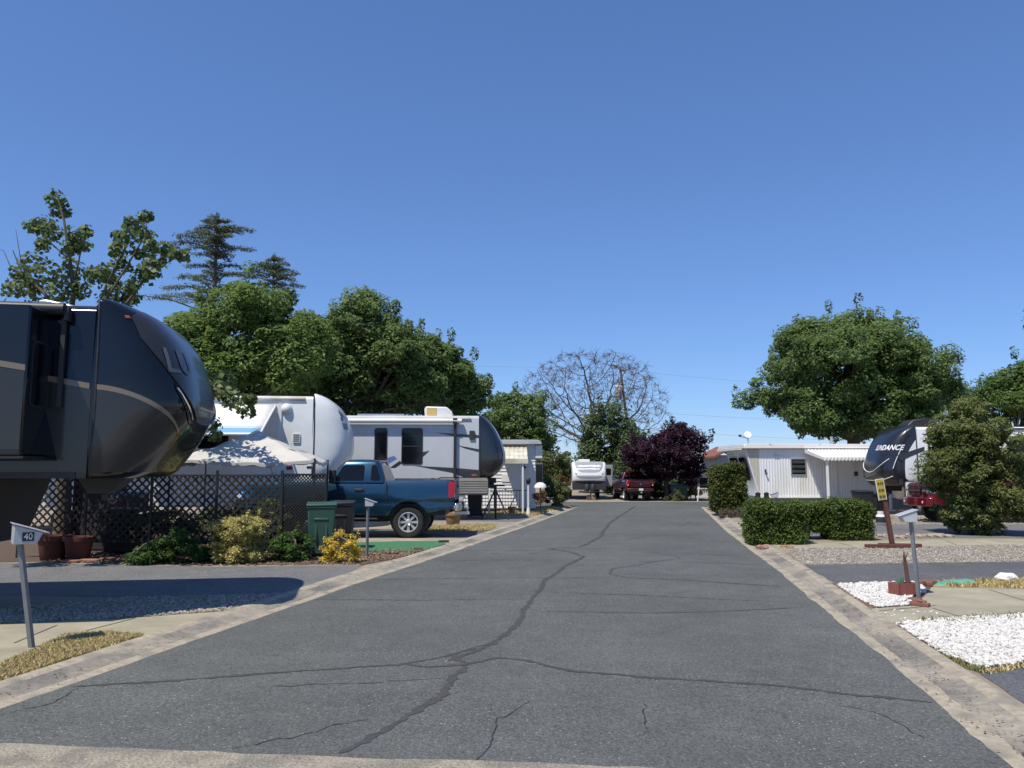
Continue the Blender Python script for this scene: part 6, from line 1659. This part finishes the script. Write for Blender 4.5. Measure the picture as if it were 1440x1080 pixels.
for (x, top_, Y, lb, sd, boughs) in (
        (306, 302, 60, 'tall cedar with flat layered branches above the black trailer', 1, [(309, 288, 326), (318, 272, 352), (324, 262, 340), (333, 246, 332), (340, 240, 322), (348, 268, 356), (358, 276, 334), (372, 262, 340), (388, 258, 348), (402, 232, 352), (414, 206, 330), (428, 215, 360)]),
        (386, 359, 62, 'shorter cedar with flat layered branches beside the tall one', 2, [(363, 376, 398), (372, 352, 408), (378, 330, 416), (388, 340, 420), (398, 348, 422), (410, 340, 418)])):
    tp = S(x, top_, Y); rng = np.random.default_rng(sd); kk = Y / FPX
    r = thing('cedar_tree', lb, 'tree', (tp.x, Y, 0), 0, None)
    mb = MB(); mb.tube([(0, 0, 0), (0, 0, tp.z * .6), (0, 0, tp.z - .1)], [.42, .22, .03], 9)
    C = []; Rr = []
    for (by, xl, xr) in boughs:
        z = S(x, by, Y).z; w_ = (xr - xl) / 2 * kk
        ends = [((xl - x) * kk, rng.normal(0, .3) * w_), ((xr - x) * kk, rng.normal(0, .3) * w_), (rng.normal(0, .25) * w_, -w_ * rng.uniform(.6, 1)), (rng.normal(0, .3) * w_, w_ * rng.uniform(.6, 1))]
        for ex, ey in ends:
            L = math.hypot(ex, ey); dz = L * rng.uniform(-.02, .10)
            mb.tube([(0, 0, z - .25 - .1 * L), (ex * .5, ey * .5, z - .05), (ex, ey, z + dz - .08)], [.08, .05, .012], 5)
            for q in np.arange(.22, 1.02, max(.09, .34 / max(L, .5))):
                wd = (.25 + .55 * math.sin(min(1, q * 1.05) * 2.4)) * (.45 + .16 * min(L, 4))
                pz = z - .05 + dz * q - (.22 * q ** 4)
                C.append((ex * q + rng.normal(0, .1), ey * q + rng.normal(0, .15), pz)); Rr.append((wd * .95, wd * .95, .14 + .04 * L * .3))
    C.append((0, 0, tp.z - .1)); Rr.append((.2, .2, .35))
    mb.build('trunk', m_bark, r, smooth=60)
    leaves('crown', C, Rr, 46, .24, L_ced, r, sd, shell=.2, aspect=.30, up=.7, droop=.5)

# sparse large-leaved tree over the black trailer
TY = 17.4
tl = thing('sparse_tree', 'sparse large-leaved tree with bare upright shoots above the black trailer', 'tree', (S(82, 700, TY).x, TY + .2, LZ))
base = Vector(tl.location); rng = np.random.default_rng(5)
cl_px = [(80, 280, 14), (84, 298, 14), (60, 316, 15), (72, 326, 16), (105, 333, 15), (48, 320, 12), (122, 326, 10), (60, 345, 12), (98, 350, 14), (118, 345, 11), (45, 368, 18), (28, 384, 14), (70, 388, 22), (100, 378, 20), (22, 408, 18), (52, 410, 24), (88, 412, 22), (112, 408, 16), (38, 400, 18),
         (205, 305, 11), (190, 316, 16), (178, 332, 16), (205, 332, 13), (165, 352, 13), (172, 372, 14), (150, 384, 16), (138, 390, 18), (128, 386, 10), (160, 398, 12), (212, 345, 11), (224, 362, 16), (214, 378, 17), (198, 390, 14), (234, 350, 12), (248, 358, 12), (258, 360, 10), (168, 414, 17), (150, 420, 14), (185, 404, 11), (195, 356, 11), (165, 330, 8), (182, 420, 14), (158, 435, 12),
         (262, 522, 24), (285, 540, 22), (308, 548, 20), (328, 560, 17), (345, 574, 15), (352, 562, 10), (298, 598, 13), (303, 612, 9), (272, 560, 20), (245, 510, 26), (318, 536, 14), (225, 495, 26)]
C = []; Rr = []; per = []
for x, y, r_ in cl_px:
    Y = TY + rng.uniform(-.7, .7); p = S(x, y, Y) - base; k = Y / FPX
    C.append(p[:]); Rr.append((r_ * k * 1.08, r_ * k * 1.08, r_ * k * .95)); per.append(int(26 + r_ * 3.6))
for _ in range(60):      # the lower crown, over the patio behind the trailer
    p = Vector((rng.uniform(-10.6, -6.9), rng.uniform(13.9, 16.6), rng.uniform(3.0, 4.1))) - base
    C.append(p[:]); q = rng.uniform(.28, .5); Rr.append((q, q, q * .7)); per.append(95)
leaves('crown', C, Rr, per, .14, L_big, tl, 5, shell=.35, aspect=.8, up=.35, droop=.7)
mb = MB()
def br(pp, r0, r1):
    pts = [S(x, y, TY + .1) - base for x, y in pp]; mb.tube(pts, list(np.linspace(r0, r1, len(pts))), 7)
mb.tube([(0, 0, -.05), (.02, 0, 1.2), S(90, 560, TY) - base, S(95, 470, TY) - base], [.20, .16, .13, .11], 9)
br([(95, 472), (104, 410), (98, 365), (90, 310), (80, 272)], .07, .012)
br([(100, 420), (112, 360), (121, 325)], .03, .008); br([(98, 365), (75, 345), (48, 318)], .025, .006); br([(95, 450), (60, 410), (30, 382), (18, 352)], .05, .01)
br([(96, 470), (140, 430), (150, 400), (178, 345), (188, 308)], .06, .01); br([(150, 420), (172, 385), (205, 330), (206, 302)], .03, .007); br([(130, 450), (180, 425), (205, 390), (226, 362), (258, 358)], .05, .008)
br([(165, 440), (168, 405), (150, 385)], .02, .006); br([(30, 372), (25, 340), (22, 322)], .012, .004); br([(16, 378), (5, 352), (-6, 350)], .012, .004)
for k in range(10):
    e = Vector(C[-1 - k * 5]); mb.tube([(.02, 0, 2.0 + .1 * k), e * .5 + Vector((0, 0, 1.3)), e], [.06, .04, .01], 6)
br([(95, 500), (180, 480), (240, 505), (290, 538), (330, 560), (348, 575)], .06, .01); br([(280, 532), (295, 575), (302, 608)], .02, .006)
mb.build('trunk', m_bark, tl, smooth=60)

# bare tree
bt = thing('bare_tree', 'large leafless spreading tree at the end of the street', 'tree', (S(838, 690, 68).x, 68, -.03))
rng = np.random.default_rng(4)
def bt_env(n):
    """points inside the wide dome of the crown, thinned towards its middle"""
    out = []
    c0 = S(832, 610, 68); wx = (S(945, 600, 68).x - S(722, 600, 68).x) / 2; top_z = S(832, 490, 68).z; z0 = S(832, 625, 68).z
    while len(out) < n:
        v = rng.uniform(-1, 1, 3)
        if (v ** 2).sum() > 1 or (v ** 2).sum() < rng.uniform(0, .55): continue
        z = z0 + (top_z - z0) * (v[2] * .5 + .5) if v[2] < 0 else z0 + (top_z - z0) * (.5 + .5 * v[2])
        k = .62 + .38 * math.cos((z - z0) / (top_z - z0) * 1.2)
        z -= 1.6 * (abs(v[0]) ** 3)
        out.append((c0.x + v[0] * wx - bt.location.x, v[1] * wx * .8, z))
    return np.array(out)
att = bt_env(3200)
nodes = [np.array((0.0, 0, 0))]; par = [-1]
for q in np.linspace(.5, S(834, 628, 68).z, 9): nodes.append(np.array((.06 * q * math.sin(q), .05 * q, q))); par.append(len(nodes) - 2)
alive = np.ones(len(att), bool); STEP = .5
near_i = np.zeros(len(att), int); near_d = np.full(len(att), 1e9)
def upd(i0):
    for i in range(i0, len(nodes)):
        d = np.linalg.norm(att - nodes[i], axis=1); m = d < near_d; near_d[m] = d[m]; near_i[m] = i
upd(0)
for it in range(90):
    alive &= near_d > .62
    if not alive.any(): break
    acc = {}
    for k in np.nonzero(alive)[0]:
        if near_d[k] > 6 and it > 6: continue
        d = att[k] - nodes[near_i[k]]; acc.setdefault(near_i[k], []).append(d / np.linalg.norm(d))
    i0 = len(nodes)
    for i, ds in acc.items():
        d = np.mean(ds, axis=0) + rng.normal(0, .09, 3); n_ = np.linalg.norm(d)
        if n_ < 1e-3: continue
        nodes.append(nodes[i] + d / n_ * STEP); par.append(i)
        if len(nodes) > 9000: break
    if len(nodes) == i0 or len(nodes) > 9000: break
    upd(i0)
nN = len(nodes); kids = [[] for _ in range(nN)]
for i, p in enumerate(par):
    if p >= 0: kids[p].append(i)
area = np.zeros(nN)
for i in range(nN - 1, -1, -1): area[i] = max(.013 ** 1.9, sum(area[k] for k in kids[i]))
rad = np.minimum(area ** (1 / 1.9), .45)
mb = MB()
def chain(i):
    pts = [nodes[par[i]], nodes[i]]; rs = [min(rad[par[i]], rad[i] * 1.25), rad[i]]; todo = []
    while kids[i]:
        ks = sorted(kids[i], key=lambda k: -rad[k]); todo += ks[1:]; i = ks[0]; pts.append(nodes[i]); rs.append(rad[i])
    mb.tube(pts, rs, 7 if max(rs) > .1 else (4 if max(rs) > .03 else 3), cap=False)
    return todo
stack = [1]
while stack: stack += chain(stack.pop())
tips_ = [i for i in range(nN) if not kids[i]]
for i in tips_:
    d0 = nodes[i] - nodes[par[i]]
    for _ in range(9):
        d = d0 / (np.linalg.norm(d0) + 1e-6) + rng.normal(0, .55, 3); e = nodes[i] + d / np.linalg.norm(d) * rng.uniform(.3, .95); e[2] -= rng.uniform(0, .25)
        mb.tube([nodes[i], (nodes[i] + e) / 2 + rng.normal(0, .05, 3), e], [.012, .010, .006], 3, cap=False)
mb.build('trunk', M('dark_bark', (.10, .078, .062), .95, var=.3, vscale=6), bt, smooth=60, recalc=False)

FT = 'trees at the end of the street'
tree('broadleaf_tree', 'mid green tree behind the lap-sided home', (S(735, 690, 52).x, 52, 0), [pl_(732, 590, 52, 38, 42, 2.0), pl_(755, 620, 52, 28, 30, 1.8), pl_(705, 600, 52, 22, 28, 1.4)], 150, 130, .62, .24, L_mid, .2, seed=31, tips=20)
tree('broadleaf_tree', 'dark green tree in front of the bare tree and the leaning pole', (S(858, 690, 60).x, 60, 0), [pl_(858, 615, 60, 42, 46, 2.2), pl_(880, 640, 60, 36, 30, 2.2), pl_(835, 650, 60, 26, 30, 2.0)], 150, 130, .75, .26, L_dark, .2, seed=32, tips=25)
tree('purple_leaf_tree', 'purple-leaved plum tree beside the dark red pickup', (S(936, 702, 46.5).x, 46.5, .012), [pl_(925, 642, 46.5, 46, 36, 2.1), pl_(956, 633, 46.5, 32, 38, 1.9), pl_(900, 642, 46.5, 24, 24, 1.6), pl_(968, 660, 46.5, 18, 24, 1.3), pl_(938, 650, 46.5, 40, 30, 2.0)], 230, 150, .48, .17, L_plum, .16, seed=33, tips=40)
tree('vine_hedge', 'vine-covered hedge beside the white travel trailer', (S(782, 705, 48).x, 48, .012), [pl_(776, 668, 48.6, 22, 34, 1.2), pl_(790, 662, 49.5, 14, 28, 1.0), pl_(764, 655, 48, 14, 24, 1.0)], 90, 120, .42, .18, L_vine, .08, cat='hedge', seed=34)
tree('dark_hedge', 'dark hedge filling the gap behind the dark red pickup', (S(868, 705, 56).x, 56, .012), [pl_(868, 680, 56, 24, 26, 1.4), pl_(895, 672, 56, 28, 26, 1.4), pl_(925, 685, 56, 40, 16, 1.4)], 110, 110, .55, .22, L_dark, .08, cat='hedge', seed=35)
tree('leafy_shrub', 'leafy green shrub under the purple tree', (S(935, 702, 48.5).x, 48.5, .012), [pl_(925, 690, 48.5, 18, 12, .8), pl_(960, 690, 48.5, 14, 12, .8)], 40, 110, .32, .15, L_shrub, .04, cat='shrub', seed=36)
tree('small_shrub', 'low pale shrub at the kerb under the purple tree', (S(950, 706, 45.2).x, 45.2, .012), [pl_(943, 701, 45.2, 8, 6, .35), pl_(954, 697, 45.2, 7, 9, .35)], 20, 80, .16, .09, L_vine, .02, cat='shrub', seed=37)
tree('dry_shrub', 'straw-coloured dry shrub by the white shed', (S(972, 700, 47).x, 47, .012), [pl_(972, 690, 47, 16, 10, .6), pl_(966, 672, 47, 12, 10, .6)], 26, 110, .24, .12, L_twigs, .03, cat='shrub', seed=38)
tree('garden_shrub', 'mixed reddish and green shrub on the corner by the lap-sided home', (S(782, 714, 37.5).x, 37.5, LZ), [pl_(775, 690, 37.5, 12, 22, .6), pl_(786, 698, 37.5, 12, 16, .6)], 60, 120, .22, .11, L_vine, .04, cat='shrub', seed=39)
tree('red_shrub', 'reddish shrub behind the corner shrub of the lap-sided home', (S(788, 706, 39).x, 39.0, LZ), [pl_(789, 682, 39, 11, 15, .5)], 26, 90, .24, .11, L_red, .04, cat='shrub', seed=40)
tree('hanging_plant', 'orange-leaved plant under the white domed feeder', (S(760, 716, 31.6).x, 31.6, LZ), [pl_(758, 698, 31.6, 9, 9, .25)], 14, 80, .12, .07, L_red, .02, cat='plant', seed=41)

# right side
tree('broadleaf_tree', 'huge round-crowned green tree behind the pale mobile home', (S(1200, 690, 46).x, 46, .012), [pl_(1180, 510, 46, 95, 68, 4.0), pl_(1110, 545, 46, 50, 55, 3.2), pl_(1255, 525, 46, 62, 60, 3.6), pl_(1225, 495, 46, 62, 46, 3.4), pl_(1200, 570, 46, 105, 45, 4.0), pl_(1320, 555, 46, 24, 34, 1.6), pl_(1135, 475, 46, 32, 26, 2.0), pl_(1150, 590, 46, 58, 30, 2.8), pl_(1245, 592, 46, 72, 30, 3.2)], 620, 190, .78, .23, L_mid, .42, seed=51, tips=90, nlimb=26)
tree('broadleaf_tree', 'light green tree beyond the olive bush', (S(1420, 690, 50).x, 50, .012), [pl_(1400, 565, 50, 48, 38, 2.6), pl_(1440, 545, 50, 40, 45, 2.6), pl_(1490, 560, 50, 60, 60, 3.0)], 240, 150, .8, .25, L_lite, .28, seed=52, tips=50)
tree('broadleaf_tree', 'green tree reaching a branch tip over the olive bush', (17.2, 20.5, LZ), [(17.4, 20.5, 6.0, 2.5, 2.0, 1.8), (15.3, 20.5, 6.0, 1.5, 1.0, .75), (14.2, 20.5, 5.75, .62, .5, .32)], 150, 120, .38, .15, L_mid, .18, seed=53)
tree('olive_bush', 'tall bushy olive green tree with reddish tips in front of the red pickup', (S(1355, 750, 22.3).x, 22.3, LZ), [pl_(1362, 640, 22.3, 58, 64, 1.2), pl_(1345, 672, 22.3, 44, 50, 1.0), pl_(1405, 690, 22.3, 50, 52, 1.2), pl_(1362, 722, 22.3, 52, 28, 1.0), pl_(1372, 588, 22.3, 30, 28, .8), pl_(1335, 625, 22.3, 40, 30, .8)], 420, 120, .27, .125, L_oliv, .09, seed=54, tips=70, aspect=.34, droop=.6)

def clipped(name, label, boxes, n, leaf, mat, cat, seed, base, per=26, trunk=None):
    """clipped shape: leaf clumps over rounded blocks"""
    rng = np.random.default_rng(seed); root = thing(name, label, cat, base)
    C = []; Rr = []
    tot = sum(b[3] * b[5] + b[4] * b[5] + b[3] * b[4] for b in boxes)
    for (cx, cy, cz, sx, sy, sz) in boxes:
        for _ in range(int(n * (sx * sz + sy * sz + sx * sy) / tot)):
            v = rng.uniform(-1, 1, 3); k = rng.integers(0, 3); v[k] = np.sign(v[k]) * rng.uniform(.80, 1.0) if rng.random() < .85 else v[k]
            v = np.sign(v) * np.abs(v) ** 1.0
            m = (np.abs(v) ** 5).sum() ** (1 / 5); v = v / max(1, m)
            C.append((cx + v[0] * sx - base[0], cy + v[1] * sy - base[1], cz + v[2] * sz - base[2])); q = rng.uniform(.07, .17); Rr.append((q, q, q)); C[-1] = tuple(np.array(C[-1]) + .05 * np.sin(np.array(C[-1])[[1, 2, 0]] * 5))
        for _ in range(int(n * .25 * (sx * sz + sy * sz + sx * sy) / tot)):      # leaves through the inside
            v = rng.uniform(-.8, .8, 3); C.append((cx + v[0] * sx - base[0], cy + v[1] * sy - base[1], cz + v[2] * sz - base[2])); Rr.append((.2, .2, .2))
    leaves('foliage', C, Rr, per, leaf, mat, root, seed, shell=.3, aspect=.62)
    for (cx, cy, cz, sx, sy, sz) in boxes:
        for _ in range(max(1, int(sx * 3))):
            x = cx + rng.uniform(-.6, .6) * sx - base[0]; y = cy + rng.uniform(-.5, .5) * sy - base[1]
            mb = MB(); mb.tube([(x, y, -.02), (x + rng.normal(0, .05), y + rng.normal(0, .05), max(.3, cz - base[2]))], [.035, .018], 6)
            mb.build('stem', m_bark, root)
    return root
def px_box(x0, x1, y0, y1, Y, dy):
    a = S(x0, y1, Y); b_ = S(x1, y0, Y); return ((a.x + b_.x) / 2, Y + dy, (a.z + b_.z) / 2, (b_.x - a.x) / 2, dy, (b_.z - a.z) / 2)
hb = G(1130, 766, LZ)
clipped('clipped_hedge', 'clipped green hedge of joined blocks along the gravel', [px_box(1062, 1138, 708, 768, 19.2, .55), px_box(1132, 1178, 710, 743, 20.5, .42), px_box(1174, 1228, 707, 761, 20.3, .5)], 2600, .062, L_hedge, 'hedge', 61, (hb[0], 19.8, LZ), 34)
tb = (8.85, 31.9, LZ)
clipped('clipped_topiary', 'tall clipped drum-shaped bush at the kerb by the pale mobile home', [(8.86, 31.9, 1.12, .66, .62, .92)], 1300, .085, L_topi, 'topiary', 62, tb, 36)
clipped('low_border', 'low brownish border plant in front of the drum-shaped bush', [px_box(1016, 1060, 719, 729, 29.6, .3)], 150, .05, leaf_mat('border_leaves', (.06, .05, .03), (.16, .13, .09), .2), 'shrub', 63, (S(1038, 728, 29.8).x, 29.9, LZ), 20)
tree('small_shrub', 'loose green shrub between the drum-shaped bush and the hedge', (S(1056, 728, 30.5).x, 30.5, LZ), [pl_(1054, 716, 30.5, 12, 10, .4)], 22, 80, .2, .09, L_shrub, .03, cat='shrub', seed=64)
# shrubs along the lattice fence
def shrub(name, label, px, py, Y, lobes, n, per, cr, leaf, mat, seed, tips=0):
    return tree(name, label, (S(px, py, Y).x, Y, LZ), [pl_(*l) for l in lobes], n, per, cr, leaf, mat, .025, cat='shrub', seed=seed, nlimb=10, tips=tips, shell=.12)
shrub('green_shrub', 'spreading bright green shrub below the lattice beside the terracotta pots', 230, 798, 15.6, [(245, 770, 15.6, 34, 26, .5), (205, 782, 15.5, 26, 15, .4), (275, 780, 15.7, 22, 18, .4)], 130, 110, .13, .055, L_shrub, 71, 20)
shrub('variegated_shrub', 'large round yellow-green variegated shrub in front of the lattice', 332, 796, 15.75, [(332, 754, 15.75, 44, 30, .55), (332, 775, 15.75, 42, 20, .5)], 190, 120, .13, .05, L_yel, 72, 30)
shrub('green_shrub', 'small dark green pointed shrub between the variegated shrub and the bin', 408, 793, 16.0, [(408, 772, 16.0, 28, 20, .4), (415, 764, 16.0, 16, 18, .3)], 80, 100, .12, .06, L_shrub, 73, 25)
shrub('golden_shrub', 'bright golden yellow shrub at the foot of the green bin', 477, 794, 15.7, [(473, 775, 15.7, 18, 18, .25), (478, 758, 15.7, 8, 14, .15), (496, 772, 15.6, 7, 20, .15), (462, 780, 15.7, 10, 10, .2)], 70, 46, .11, .055, L_yel2, 74, 18)
shrub('shade_filler_shrub', 'dark leafy shrub added to stand in for shade behind the lattice fence', 250, 790, 17.2, [(215, 745, 17.2, 55, 32, .35), (290, 740, 17.2, 60, 34, .35)], 130, 90, .18, .07, L_dark, 75)  # added shrub: dark leaves stand in for the shade seen through the slats
shrub('shade_filler_shrub', 'dark leafy shrub added to stand in for shade beside the privacy screen', 365, 785, 17.5, [(365, 735, 17.5, 45, 36, .3)], 80, 90, .18, .07, L_dark, 76)  # second added shrub, a dark mass in place of shade
